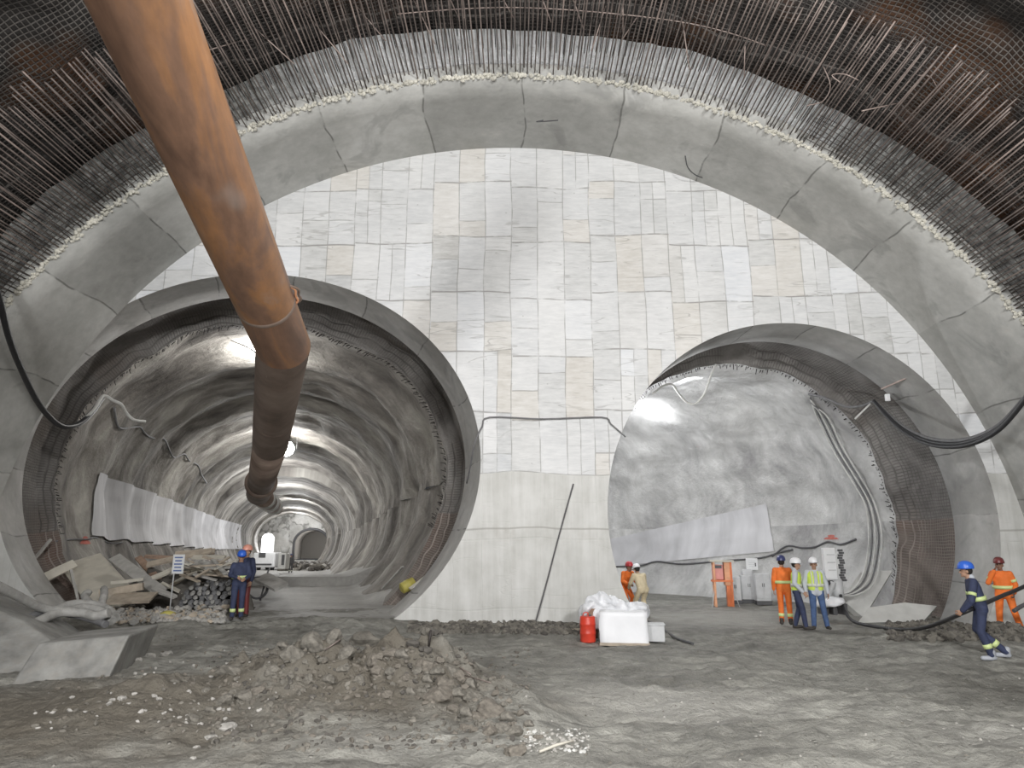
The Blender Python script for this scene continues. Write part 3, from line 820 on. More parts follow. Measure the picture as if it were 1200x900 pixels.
# ------------------------------------------------------------------ placing helpers
from mathutils.bvhtree import BVHTree
def bvh_of(names):
    vs, fs = [], []
    for n in names:
        me = bpy.data.objects[n].data; k = len(vs)
        vs += [v.co.copy() for v in me.vertices]; fs += [tuple(i+k for i in p.vertices) for p in me.polygons]
    return BVHTree.FromPolygons(vs, fs)
B_R = bvh_of(['wall_right_tunnel', 'wall_right_recess'])
B_L = bvh_of(['wall_left_tunnel', 'wall_left_recess', 'floor_left_tunnel'])
def hit(b, px, py, off=.08):
    r = ray(px, py).normalized(); h = b.ray_cast(Vector((0, 0, HC)), r)
    return h[0]-r*off if h[0] else P(px, py, 22)
def wall_patch(b, TL, TR, BR, BL, name, lab, nx=44, ny=14):
    bm = bmesh.new(); lay = bm.loops.layers.uv.verify(); V = []
    for j in range(ny+1):
        row = []
        for i in range(nx+1):
            u, v = i/nx, j/ny
            x = (TL[0]*(1-u)+TR[0]*u)*(1-v)+(BL[0]*(1-u)+BR[0]*u)*v; y = (TL[1]*(1-u)+TR[1]*u)*(1-v)+(BL[1]*(1-u)+BR[1]*u)*v
            row.append(bm.verts.new(hit(b, x, y, .06)))
        V.append(row)
    for j in range(ny):
        for i in range(nx):
            f = bm.faces.new((V[j][i], V[j+1][i], V[j+1][i+1], V[j][i+1])); f.smooth = True
            for lp in f.loops: lp[lay].uv = (lp.vert.co.z*1.0, lp.vert.co.y*1.2)
    return struct(link(name, bm, M['smooth']), lab)
def tY(px, py):
    q = hit(B_L, px, py, 0); a, b, cz = lt_dim(q.y); return math.atan2((q.z-cz)/b, (q.x-lt_ctr(q.y))/a) % (2*PI), q.y
(ta, Ya), (tb, Yb), (tc, Yc), (td, Yd) = tY(115, 553), tY(283, 615), tY(283, 640), tY(105, 628)
bm = bmesh.new(); lay = bm.loops.layers.uv.verify(); V = []
for j in range(13):
    v = j/12; V.append([])
    for i in range(121):
        u = i/120; t = (ta*(1-u)+tb*u)*(1-v)+(td*(1-u)+tc*u)*v; Y = (Ya*(1-v)+Yd*v)*(1-u)+(Yb*(1-v)+Yc*v)*u
        V[-1].append(bm.verts.new(left_surf(t, Y, -.10)))
for j in range(12):
    for i in range(120):
        f = bm.faces.new((V[j][i], V[j+1][i], V[j+1][i+1], V[j][i+1])); f.smooth = True
        for lp in f.loops: lp[lay].uv = (lp.vert.co.z, lp.vert.co.y*1.2)
struct(link('trim_6', bm, M['smooth']), 'pale smooth concrete panel on the left tunnel wall')
point(tuple(hit(B_R, 790, 453, 1.1)), 110, .05, (.97, .98, 1)); point(tuple(hit(B_R, 762, 492, 1.0)), 90, .05, (.97, .98, 1))
wall_patch(B_R, (705, 634), (898, 590), (907, 646), (705, 665), 'trim_8', 'pale smooth concrete panel on the right tunnel wall')
def ong(px, py):
    r = ray(px, py).normalized(); d = 4.0
    while d < 40:
        p = Vector((0, 0, HC))+r*d
        if p.z < ground_h(p.x, p.y): return p
        d += .03
    return p

# ------------------------------------------------------------------ people
def capsule(bm, a, b, ra, rb, seg=14):
    a, b = Vector(a), Vector(b); d = (b-a); L = d.length; d = d.normalized() if L > 1e-6 else Vector((0, 0, 1))
    pts, rs = [], []
    for i in range(5):
        t = i/5*PI/2; pts.append(a-d*ra*math.cos(t)); rs.append(max(ra*math.sin(t), .002))
    pts.append(a); rs.append(ra)
    pts.append(b); rs.append(rb)
    for i in range(4, -1, -1):
        t = i/5*PI/2; pts.append(b+d*rb*math.cos(t)); rs.append(max(rb*math.sin(t), .002))
    # avoid zero length when a==b
    if L < 1e-4: pts.pop(5); rs.pop(5)
    tube(bm, pts, rs, seg)
def chain(bm, pts, rs):
    for i in range(len(pts)-1): capsule(bm, pts[i], pts[i+1], rs[i], rs[i+1])
def ellipsoid(bm, c, s, rot=None):
    q = bmesh.ops.create_icosphere(bm, subdivisions=3, radius=1)
    bmesh.ops.transform(bm, matrix=Matrix.Translation(c) @ (rot or Matrix.Identity(4)) @ Matrix.Diagonal((*s, 1)), verts=q['verts'])
def remeshed(name, bm, mat, parent, voxel=.011, sm=4):
    bmesh.ops.recalc_face_normals(bm, faces=bm.faces)
    o = link(name, bm, mat, parent)
    m = o.modifiers.new('remesh', 'REMESH'); m.mode = 'VOXEL'; m.voxel_size = voxel; m.use_smooth_shade = True
    s = o.modifiers.new('smooth', 'SMOOTH'); s.iterations = sm; s.factor = .5
    return o
def hand(bm, w, d, side, curl=.6, s=1.0):
    """w wrist, d pointing from forearm to hand, side = thumb side direction"""
    d = Vector(d).normalized(); side = Vector(side); side = (side-d*side.dot(d)).normalized(); nrm = d.cross(side)
    w = Vector(w)
    for k in (-1, 0, 1): capsule(bm, w+d*.01+side*k*.012*s, w+d*.085*s+side*k*.026*s, .016*s, .014*s, 8)
    for k, (o, L) in enumerate(((.034, .070), (.012, .080), (-.011, .074), (-.032, .058))):
        a = w+d*.088*s+side*o*s; cur = curl*(.9+.1*k); pts = [a]; ang = cur*.5; dd = d
        for seg, ff in enumerate((.45, .32, .23)):
            dd = (d*math.cos(ang)+nrm*math.sin(ang)); pts.append(pts[-1]+dd*L*ff*s); ang += cur*.75
        chain(bm, pts, [.0095*s, .009*s, .008*s, .0075*s])
    a = w+d*.03*s+side*.030*s
    chain(bm, [a, a+(side*.75+d*.6).normalized()*.04*s, a+(side*.75+d*.6).normalized()*.04*s+(d*.9+nrm*.5*curl+side*.1).normalized()*.035*s], [.014*s, .011*s, .0095*s])
def rz(a): return Matrix.Rotation(a, 4, 'Z')
def person(label, loc, rotz, skin='skin', top='navy', bottom='navy', helmet='h_blue', boots='boot', H=1.70, pose=None, lean=0, side_lean=0,
           vest=None, bands=(), hairc=False, yaw=0, pitch=0, curl=.6, group=None, collar=None):
    S = H/1.72
    t = thing('person', label, 'person', loc, rotz, group)
    J = dict(pel=(0, 0, .95), che=(0, -.005, 1.28), nek=(0, .005, 1.45), hed=(0, -.02, 1.60),
             shL=(.175, 0, 1.40), shR=(-.175, 0, 1.40), elL=(.235, .02, 1.13), elR=(-.235, .02, 1.13), wrL=(.25, -.07, .89), wrR=(-.25, -.07, .89),
             hiL=(.095, 0, .92), hiR=(-.095, 0, .92), knL=(.105, -.02, .50), knR=(-.105, -.02, .50), anL=(.11, .01, .09), anR=(-.11, .01, .09))
    J = {k: Vector(v) for k, v in J.items()}
    R = Matrix.Translation((0, 0, .95)) @ Matrix.Rotation(-lean, 4, 'X').inverted() @ Matrix.Rotation(side_lean, 4, 'Y') @ Matrix.Translation((0, 0, -.95))
    for k in ('che', 'nek', 'hed', 'shL', 'shR', 'elL', 'elR', 'wrL', 'wrR'): J[k] = R @ J[k]
    for k, v in (pose or {}).items(): J[k] = Vector(v)
    for k in J: J[k] = J[k]*S
    pel, che, nek, hed = J['pel'], J['che'], J['nek'], J['hed']
    up = (hed-nek).normalized()
    HR = Matrix.Translation(hed) @ up.to_track_quat('Z', 'Y').to_matrix().to_4x4() if 0 else Matrix.Translation(hed) @ Matrix.Rotation(yaw, 4, 'Z') @ Matrix.Rotation(pitch, 4, 'X')
    def hp(x, y, z): return HR @ Vector((x*S, y*S, z*S))
    # ---- body: one continuous surface
    bm = bmesh.new()
    ellipsoid(bm, hp(0, .012, .022), (.076*S, .095*S, .098*S), HR.to_3x3().to_4x4())
    ellipsoid(bm, hp(0, -.022, -.048), (.055*S, .062*S, .062*S), HR.to_3x3().to_4x4())
    capsule(bm, hp(0, -.082, .012), hp(0, -.103, -.018), .010*S, .015*S, 8)       # nose
    capsule(bm, hp(-.018, -.078, -.052), hp(.018, -.078, -.052), .009*S, .009*S, 8) # lips
    ellipsoid(bm, hp(0, -.070, -.088), (.022*S, .018*S, .018*S))                   # chin
    for sx in (-1, 1):
        ellipsoid(bm, hp(sx*.078, .012, -.008), (.012*S, .020*S, .032*S))          # ears
        ellipsoid(bm, hp(sx*.030, -.072, .030), (.020*S, .012*S, .008*S))          # brow
    chain(bm, [nek-Vector((0, 0, .05)), hp(0, .012, -.05)], [.060*S, .052*S])
    sl, sr = J['shL'], J['shR']
    for a, b, ra, rb in ((J['hiL'], che.lerp(sl, .4), .085, .09), (J['hiR'], che.lerp(sr, .4), .085, .09), (pel, che, .10, .11), (sl, sr, .055, .055), (che, nek, .10, .06)):
        capsule(bm, a, b, ra*S, rb*S)
    for q in 'LR':
        chain(bm, [J['sh'+q], J['el'+q], J['wr'+q]], [.052*S, .040*S, .027*S])
        d = (J['wr'+q]-J['el'+q]).normalized()
        sd = Vector((0, -1, .2)) if abs(d.z) > .5 else Vector((0, 0, 1))
        hand(bm, J['wr'+q], d, sd, curl, 1.05*S)
        chain(bm, [J['hi'+q], J['kn'+q], J['an'+q]], [.080*S, .052*S, .038*S])
    remeshed('body', bm, M[skin], t, .009, 2)
    for sx in (-1, 1):
        bm = bmesh.new(); ellipsoid(bm, hp(sx*.030, -.085, .014), (.013*S, .008*S, .007*S)); link('eye', bm, M['hair'], t, True)
    bm = bmesh.new(); capsule(bm, hp(-.020, -.090, -.052), hp(.020, -.090, -.052), .004*S, .004*S, 6); link('mouth', bm, M['h_maroon'], t, True)
    bm = bmesh.new(); ellipsoid(bm, hp(0, .030, .018), (.083*S, .090*S, .090*S), HR.to_3x3().to_4x4())
    for v in list(bm.verts):
        l = HR.inverted() @ v.co
        if l.y < -.035*S and l.z < .06*S: v.co = HR @ Vector((l.x*.86, -.02*S, l.z))
    link('hair', bm, M['hair'], t, True)
    # ---- jacket
    bm = bmesh.new()
    for a, b, ra, rb in ((J['hiL'].lerp(J['hiR'], .12)-Vector((0, 0, .03)), che.lerp(sl, .45), .108, .108), (J['hiR'].lerp(J['hiL'], .12)-Vector((0, 0, .03)), che.lerp(sr, .45), .108, .108),
                         (pel, che, .12, .128), (sl, sr, .068, .068), (che, nek-Vector((0, 0, .03)), .115, .082)):
        capsule(bm, a, b, ra*S, rb*S)
    for q in 'LR': chain(bm, [J['sh'+q], J['el'+q], J['wr'+q].lerp(J['el'+q], .06)], [.074*S, .060*S, .046*S])
    remeshed('jacket', bm, M[top], t, .012, 5)
    if collar:
        bm = bmesh.new(); capsule(bm, nek-Vector((0, -.01, .03)), nek+Vector((0, .01, .03)), .075*S, .065*S); link('collar', bm, M[collar], t, True)
    # ---- trousers
    bm = bmesh.new(); capsule(bm, J['hiL'], J['hiR'], .100*S, .100*S); capsule(bm, pel, pel+Vector((0, 0, .02)), .11*S, .11*S)
    for q in 'LR': chain(bm, [J['hi'+q], J['kn'+q], J['an'+q]+Vector((0, 0, .0))], [.098*S, .074*S, .062*S])
    remeshed('trousers', bm, M[bottom], t, .012, 5)
    # ---- boots
    for q in 'LR':
        an = J['an'+q]; bm = bmesh.new()
        f = Vector((0, -1, 0)); fy = -.5 if q == 'L' else .5
        f = Vector((.18 if q == 'L' else -.18, -1, 0)).normalized()
        capsule(bm, an+Vector((0, .012*S, .05*S)), an+Vector((0, .01*S, -.02*S)), .058*S, .055*S)
        capsule(bm, an+Vector((0, .03*S, -.045*S)), an+f*.15*S+Vector((0, 0, -.052*S)), .045*S, .042*S)
        for v in bm.verts: v.co.z = max(v.co.z, an.z-.088*S)
        remeshed('boot', bm, M[boots], t, .010, 2)
    # ---- vest
    if vest:
        bm = bmesh.new()
        for a, b, ra, rb in ((J['hiL'].lerp(J['hiR'], .14)+Vector((0, 0, .08)), che.lerp(sl, .5), .120, .118), (J['hiR'].lerp(J['hiL'], .14)+Vector((0, 0, .08)), che.lerp(sr, .5), .120, .118),
                             (pel+Vector((0, 0, .10)), che, .125, .134)):
            capsule(bm, a, b, ra*S, rb*S)
        v_ = remeshed('vest', bm, M[vest], t, .012, 4)
        if vest == 'lime' and collar is None:
            bm = bmesh.new(); capsule(bm, che+Vector((0, -.10, .10))*S, pel+Vector((0, -.09, .12))*S, .050*S, .060*S); remeshed('shirt_front', bm, M['shirt'], t, .012, 2)
    # ---- reflective bands
    def ring(a, b, f, rx, ry, w=.055, m='band'):
        a, b = Vector(a), Vector(b); c = a.lerp(b, f); q = (b-a).to_track_quat('Z', 'Y').to_matrix().to_4x4(); q.translation = c
        bm = bmesh.new(); n = 28; R_ = []
        for z, k in ((-w/2, .99), (-w/2, 1.03), (w/2, 1.03), (w/2, .99)):
            R_.append([bm.verts.new(q @ Vector((rx*k*math.cos(2*PI*i/n), ry*k*math.sin(2*PI*i/n), z))) for i in range(n)])
        for j in range(4):
            for i in range(n): bm.faces.new((R_[j][i], R_[j][(i+1) % n], R_[(j+1) % 4][(i+1) % n], R_[(j+1) % 4][i]))
        link('reflective_band', bm, M[m], t, True)
    for b_ in bands:
        m = 'band'
        if b_.endswith('*'): m = 'band_silver'; b_ = b_[:-1]
        if b_ == 'waist': ring(pel, che, .42, .210*S, .140*S, .075, m)
        if b_ == 'chest': ring(pel, che, .85, .225*S, .148*S, .06, m)
        if b_ == 'arms':
            for q in 'LR': ring(J['sh'+q], J['el'+q], .62, .068*S, .068*S, .06, m)
        if b_ == 'shins':
            for q in 'LR': ring(J['kn'+q], J['an'+q], .62, .073*S, .073*S, .08, m)
        if b_ == 'straps':
            for sx in (-1, 1):
                bm = bmesh.new(); pts = [pel+Vector((sx*.10, -.135, .10))*S, che+Vector((sx*.10, -.140, .0))*S, che+Vector((sx*.10, -.125, .10))*S, che+Vector((sx*.095, 0, .165))*S, che+Vector((sx*.09, .135, .06))*S, pel+Vector((sx*.08, .135, .12))*S]
                tube(bm, catmull(pts, 6), .018, 6); link('reflective_band', bm, M['band_silver'], t, True)
    # ---- helmet
    if helmet:
        hm = HR @ Matrix.Translation((0, .012*S, .052*S))
        bm = bmesh.new(); n = 28; prev = None
        prof = [(1.0, 0), (1.0, .03), (.97, .055), (.88, .09), (.70, .120), (.42, .140), (.14, .148)]
        rings = [[bm.verts.new(hm @ Vector((.118*k*math.cos(2*PI*i/n)*S, .142*k*math.sin(2*PI*i/n)*S, z*S))) for i in range(n)] for k, z in prof]
        for j in range(len(rings)-1):
            for i in range(n): bm.faces.new((rings[j][i], rings[j][(i+1) % n], rings[j+1][(i+1) % n], rings[j+1][i]))
        bm.faces.new(rings[-1])
        hel = link('helmet', bm, M[helmet], t, True)
        bm = bmesh.new(); A_ = []; B_ = []
        for i in range(15):
            a = PI+PI*i/14; e = math.sin(a-PI)
            A_.append(bm.verts.new(hm @ Vector((.116*math.cos(a)*S, .14*math.sin(a)*S, .006*S)))); B_.append(bm.verts.new(hm @ Vector((.124*math.cos(a)*S, (.142+.055*e)*math.sin(a)*S, -.008*S))))
        for i in range(14): bm.faces.new((A_[i], A_[i+1], B_[i+1], B_[i]))
        bmesh.ops.solidify(bm, geom=list(bm.faces), thickness=.006)
        link('brim', bm, M[helmet], hel, True)
    return t
def stand(px, py): p = ong(px, py); return (p.x, p.y, p.z-.01)
D = math.radians
gw = lambda x, y: (x, y, ground_h(x, y)-.02)
# hose puller
p = ong(1160, 773)
person('worker in navy overalls and bright blue helmet pulling the black hose at right', (p.x, p.y, p.z), D(-112), top='navy', bottom='navy', helmet='h_blue',
       boots='boot_dust', H=1.73, lean=D(14), bands=('waist', 'arms', 'shins'), collar='shirt', pose=dict(
       knL=(.11, -.10, .50), anL=(.11, .02, .09), knR=(-.10, -.12, .52), anR=(-.10, .30, .13), hiL=(.095, -.02, .92), hiR=(-.095, -.02, .92), pel=(0, -.02, .95),
       elL=(.25, -.20, 1.04), wrL=(.17, -.36, .86), elR=(-.26, -.12, 1.04), wrR=(-.18, -.30, .84)), curl=1.3)
pull = p
p = P(1183, 735, 16.3); z0 = ground_h(p.x, 16.3)
person('worker in orange overalls and maroon helmet, hand to face, at the right edge', (p.x, 16.3, z0-.02), D(-40), top='orange', bottom='orange', helmet='h_maroon',
       H=1.62, lean=D(4), bands=('waist', 'arms'), skin='skin_dark', pose=dict(elR=(-.27, -.14, 1.18), wrR=(-.10, -.21, 1.48), elL=(.26, .0, 1.14), wrL=(.22, -.16, .95),
       knL=(.16, -.08, .5), anL=(.24, .02, .09), knR=(-.15, -.04, .50), anR=(-.20, .10, .09)), curl=1.0)
p = ong(924, 732)
person('worker in orange overalls and dark blue helmet, leftmost of the standing trio', (P(919, 700, 18.9).x, 18.9, .06), D(158), top='orange', bottom='orange', helmet='h_navy', H=1.70,
       bands=('waist', 'shins'), pose=dict(elR=(-.25, -.10, 1.16), wrR=(-.12, -.25, 1.10), knL=(.10, -.03, .5)), side_lean=0)
p = ong(936, 735)
person('worker seen sideways in white helmet, lime vest and navy trousers, middle of the trio', (P(934, 700, 18.15).x, 18.15, .04), D(62), top='shirt', bottom='navy', helmet='h_white', H=1.67,
       vest='lime', bands=('waist*',), collar='shirt', lean=D(3), pose=dict(elL=(.25, -.06, 1.14), wrL=(.20, -.28, .98), elR=(-.25, .0, 1.14), wrR=(-.22, -.18, .93),
       knR=(-.11, -.12, .50), anR=(-.12, -.16, .09), anL=(.12, .12, .09)))
p = ong(956, 733)
person('worker facing the viewpoint in white helmet, open lime vest, pale shirt and blue jeans', (P(957, 700, 18.1).x, 18.1, .04), D(-12), top='shirt', bottom='jeans', helmet='h_white', H=1.68,
       vest='lime', bands=('straps', 'waist*'), yaw=D(-15), pose=dict(knL=(.13, -.03, .5), anL=(.19, .0, .09), knR=(-.11, -.03, .5), anR=(-.13, 0, .09), elL=(.27, .04, 1.13), wrL=(.27, -.06, .88), elR=(-.26, .03, 1.13), wrR=(-.26, -.05, .90)))
# pair behind the white sheet
x = P(747, 690, 21.2).x
person('worker in khaki clothes and white helmet bending forward beyond the white sheets', (x+.12, 21.2, .06), D(200), top='khaki', bottom='khaki', helmet='h_white', H=1.66,
       lean=D(26), pitch=D(20), pose=dict(pel=(0, .10, .82), hiL=(.095, .1, .80), hiR=(-.095, .1, .80), knL=(.14, -.16, .46), knR=(-.14, -.16, .46), che=(0, -.08, 1.10), nek=(0, -.17, 1.25), hed=(0, -.24, 1.36),
       shL=(.18, -.13, 1.20), shR=(-.18, -.13, 1.20), elL=(.26, -.22, .96), elR=(-.26, -.22, .96), wrL=(.20, -.42, .82), wrR=(-.20, -.42, .82), anL=(.15, .06, .09), anR=(-.15, .06, .09)))
person('worker in orange and red helmet half hidden behind the person in khaki', (x-.20, 22.0, .06), D(30), top='orange', bottom='orange', helmet='h_red', H=1.66, lean=D(20), skin='skin_dark',
       pose=dict(pel=(0, .08, .84), hiL=(.095, .08, .82), hiR=(-.095, .08, .82), che=(0, -.06, 1.14), nek=(0, -.13, 1.30), hed=(0, -.19, 1.42), shL=(.18, -.10, 1.25), shR=(-.18, -.10, 1.25),
       elL=(.26, -.14, 1.0), elR=(-.26, -.14, 1.0), wrL=(.16, -.36, .92), wrR=(-.16, -.36, .92), knL=(.13, -.14, .48), knR=(-.13, -.14, .48)))
# pair in the left tunnel mouth
x = P(279, 700, 18.0).x
person('worker in navy overalls with lime bands and blue helmet standing before the scrap heap', (x, 18.0, .27), D(25), top='navy', bottom='navy', helmet='h_blue', H=1.63, bands=('waist', 'shins'),
       pose=dict(elL=(.25, -.05, 1.13), wrL=(.12, -.26, 1.05), elR=(-.25, -.08, 1.14), wrR=(-.08, -.28, 1.08), knL=(.10, -.03, .5), anL=(.11, 0, .09)), pitch=D(12))
person('worker in dark clothes and salmon helmet, mostly hidden behind the blue-helmeted worker', (x-.14, 18.75, .27), D(-20), top='navy', bottom='h_maroon', helmet='h_salmon', H=1.76, bands=('waist',),
       pose=dict(elL=(.27, -.02, 1.13)))
p = P(340, 672, 66)
person('distant worker in black standing far down the left tunnel', (p.x, 66, p.z), D(10), top='grey_dark', bottom='grey_dark', helmet='h_navy', H=1.72, bands=('shins*',))

# ------------------------------------------------------------------ cables and hoses
def cpts(lst): return [P(a, b, c) for a, b, c in lst]
for i in range(3):
    o = i*3.0; w = .05*i
    base = [(1420, 150, 12.6), (1330, 290, 13.0), (1260, 380, 13.6), (1216, 446, 14.2), (1200, 469, 14.8), (1168, 503, 15.8), (1130, 519, 17.0), (1092, 518, 18.2), (1062, 505, 19.2), (1040, 487, 20.0), (1024, 470, 20.6)]
    pts = [P(a, b+(i-1)*3.5*math.sin(max(0, k-3)/7*PI), c-.06*i) for k, (a, b, c) in enumerate(base)]
    cable('power_cable', pts, .055, M['black'] if i else M['cable_grey'],
          ['thick grey cable, top of the bundle sagging into the right tunnel mouth', 'thick black cable in the middle of the bundle sagging into the right tunnel', 'thick black cable, lowest of the bundle sagging into the right tunnel'][i], group='sagging cables at the right tunnel mouth')
cable('power_cable', [P(1024, 470, 20.6)]+[P(x, y, z) for x, y, z in ((1008, 476, 21.2), (990, 476, 21.6), (966, 466, 22.0))]+[hit(B_R, 948, 462, .15)], .04, M['cable_grey'], 'grey cable sagging under the roof of the right tunnel recess')
for i in range(5):
    d = i*3.2
    pts = [hit(B_R, 948+d*.3, 462+d, .12), hit(B_R, 958+d, 490, .12), hit(B_R, 976+d, 527, .12), hit(B_R, 1000+d, 566, .12), hit(B_R, 1014+d*.9, 592, .12), hit(B_R, 1018+d*1.2, 625, .35)]
    e = P(1016+d*1.2, 655, 21.5)
    pts += [e, P(1008+d*1.2, 680+i, 20.9), P(996+d*.6, 693+i, 20.6), P(985, 697, 20.5)]
    cable('strung_cable', pts, .028, M['cable_grey'] if i % 2 else M['cable_white'],
          'one of the parallel cables running down the curved wall of the right tunnel', group='cables down the right tunnel wall')
cable('strung_cable', [P(765, 461, 20.4), P(778, 452, 21), P(788, 451, 21.4), P(796, 462, 21.6), P(806, 472, 21.8), P(816, 472, 21.8), P(826, 460, 21.7), P(833, 440, 21.6), P(839, 427, 21.6)], .035, M['cable_white'], 'pale looped cable hanging from the roof in the right tunnel mouth')
cable('strung_cable', [P(547, 566, 19.6), P(551, 548, 19.0), P(556, 520, 18.46), P(565, 500, 18.44), P(574, 489, 18.44), P(638, 491, 18.44), P(705, 489, 18.44), P(716, 497, 18.44), P(733, 512, 18.46)], .022, M['cable_grey'], 'thin dark cable strung across the head wall between the two tunnel mouths', n=4)
cable('strung_cable', [hit(B_R, 722, 664), hit(B_R, 750, 663), hit(B_R, 770, 658), hit(B_R, 800, 661), hit(B_R, 850, 657), hit(B_R, 890, 654), hit(B_R, 912, 648), hit(B_R, 929, 644)], .035, M['grey_dark'], 'dark cable running level along the right tunnel wall behind the orange stand')
cable('strung_cable', [hit(B_R, 905, 652), hit(B_R, 922, 640), hit(B_R, 940, 642), hit(B_R, 955, 641), hit(B_R, 970, 635), hit(B_R, 985, 638), hit(B_R, 1003, 632)], .035, M['grey_dark'], 'dark cable draped above the white drilling mast on the right tunnel wall')
cable('air_hose', [P(-30, 290, 13.5), P(-4, 340, 14.4), P(12, 400, 15.6), P(34, 452, 17.2), P(52, 482, 18.2), P(72, 499, 19.0), P(92, 497, 19.8), P(108, 483, 20.4), P(120, 466, 20.9)], .075, M['black'], 'thick black hose hanging at the far left and swinging into the left tunnel')
cable('air_hose', [P(96, 494, 20.0), P(110, 480, 20.4), P(121, 464, 20.9), P(132, 469, 21.2), P(142, 474, 21.4), P(148, 484, 21.8), P(157, 492, 22.0), P(170, 494, 22.4)], .05, M['cable_white'], 'pale hose bent in a peak inside the left tunnel mouth')
cable('strung_cable', [hit(B_L, x, y, .15) for x, y in ((134, 478), (137, 497), (144, 502), (163, 500), (170, 508), (178, 513), (192, 514), (199, 528), (204, 536), (216, 532), (222, 540), (232, 545), (236, 556), (242, 566))], .045, M['cable_grey'], 'dark cable zigzagging along the upper left wall inside the left tunnel', n=4)
cable('strung_cable', [hit(B_L, x, y, .1) for x, y in ((66, 634), (84, 632), (102, 632), (112, 630), (128, 636), (142, 636), (154, 631), (180, 634), (200, 640))], .03, M['cable_grey'], 'thin cable along the lower left wall of the left tunnel under the pale panel')
H1 = [(-40, 668, 12.6), (-8, 684, 13.0), (20, 698, 13.6), (48, 712, 14.2), (75, 716, 14.6), (98, 712, 15.0), (118, 716, 15.0), (132, 728, 14.8)]
H2 = [(-40, 762, 12.4), (-6, 751, 12.9), (22, 741, 13.5), (46, 728, 14.0), (70, 718, 14.5), (96, 718, 14.7), (112, 722, 14.6), (128, 718, 14.6)]
H3 = [(20, 736, 13.9), (34, 724, 14.1), (52, 718, 14.4), (84, 720, 14.8), (108, 726, 14.7), (124, 732, 14.5)]
H4 = [(60, 716, 14.8), (84, 708, 15.2), (108, 708, 15.4), (126, 714, 15.3), (136, 724, 15.0)]
for lst, r, m, lab in ((H1, .085, 'cable_dust', 'mud-caked hose sloping down from the left frame edge'), (H2, .095, 'cable_dust', 'thick mud-caked hose rising from the lower left to the hose knot'),
                       (H3, .07, 'cable_grey', 'dark grey hose lying between the two mud-caked hoses'), (H4, .085, 'cable_dust', 'mud-caked hose looped over the top of the hose knot at left')):
    cable('water_hose', cpts(lst), r, M[m], lab, 'hose', n=6, seg=12)
for k, (a, b) in enumerate((((110, 712, 15.4), (104, 694, 16.0)), ((118, 712, 15.4), (122, 690, 16.2)))):
    c = ((a[0]+b[0])/2-8+10*k, (a[1]+b[1])/2-4, 15.8)
    cable('water_hose', cpts([a, c, b]), .08, M['cable_dust'], ['mud-caked hose end standing up left of its neighbour above the knot', 'mud-caked hose end standing up beside the log above the knot'][k], 'hose')
# hose held by the puller
hx = P(1134, 716, pull.y-.05)
hose = [P(985, 697, 20.1), P(988, 712, 19.9), P(1000, 728, 18.9), P(1030, 735, 18.0), P(1060, 738, 16.6), P(1085, 735, 15.4), P(1108, 727, 14.4), P(1131, 717, pull.y+.05), P(1150, 709, 13.9), P(1185, 694, 14.8), P(1225, 681, 15.2), P(1290, 690, 14.6), P(1340, 745, 13.6)]
cable('rubber_hose', hose, .042, M['black'], 'black hose trailing over the ground and gripped by the blue-helmeted worker', 'hose')
cable('rubber_hose', cpts([(1188, 716, 14.3), (1200, 709, 14.4), (1225, 700, 14.5), (1270, 715, 14.0), (1300, 745, 13.6)]), .04, M['grey_dark'], 'short dark hose leaving the frame at right below the orange worker', 'hose')
cable('strung_cable', [P(672, 567, 18.42), P(655, 628, 18.42), P(640, 685, 18.42), P(626, 735, 18.3)], .018, M['grey_dark'], 'thin dark cord hanging slantwise down the central pier', n=5)
g = [ong(x, y)+Vector((0, 0, .03)) for x, y in ((752, 725), (768, 734), (780, 741), (794, 750), (812, 756))]
cable('ground_cable', g, .03, M['grey_dark'], 'dark cable on the ground leading right from the white sheet')

# small fixings
cable('wire_end', [arch(1.50, -.05, 17.0), arch(1.512, -.18, 16.9), arch(1.47, -.30, 16.6)], .016, M['grey_dark'], 'short bent wire poking from the top of the concrete arch band', 'wire')
cable('wire_end', [P(803, 183, 17.2), P(806, 196, 17.6), P(815, 205, 18.0), P(826, 209, 18.3)], .016, M['grey_dark'], 'curved dark wire at the inner edge of the arch band, upper right', 'wire')
t_ = cable('roof_pin', [P(1002, 491, 20.9), P(1020, 473, 20.7)], .03, M['cable_white'], 'pale rod stub poking out beside the sagging cable bundle', 'rod')
bm = bmesh.new(); box(bm, P(1040, 466, 20.15), (.13, .1, .22)); bevel(bm, .02); tag(link('junction_box', bm, M['white']), 'small white junction box on the rim of the right portal ring', 'box')
bm = bmesh.new(); box(bm, (0, 0, 0), (1.05, .04, .05)); o = tag(link('batten', bm, M['bar_pale']), 'pale batten lying across the upper right of the right portal ring', 'batten')
a, b = P(1033, 456, 19.85), P(1076, 437, 18.7)
o.location = (a+b)/2; o.rotation_euler = (b-a).to_track_quat('X', 'Z').to_euler(); o.scale = ((b-a).length/1.05, 1, 1)
for px, py, w, h, bvh in ((974, 630, .42, .18, B_R), (100, 634, .30, .30, B_L)):
    bm = bmesh.new()
    c = hit(bvh, px, py, .02); n_ = 14
    vs = []
    for i in range(n_):
        a = 2*PI*i/n_; rr = 1+.35*math.sin(3*a)+.2*math.sin(5*a)
        vs.append(bm.verts.new(hit(bvh, px+math.cos(a)*w*rr*16, py+math.sin(a)*h*rr*16, .03)))
    bm.faces.new(vs)
    tag(link('spray_mark', bm, M['spray_red']), 'red spray-painted blotch on the %s tunnel wall' % ('right' if bvh is B_R else 'left'), 'paint mark')

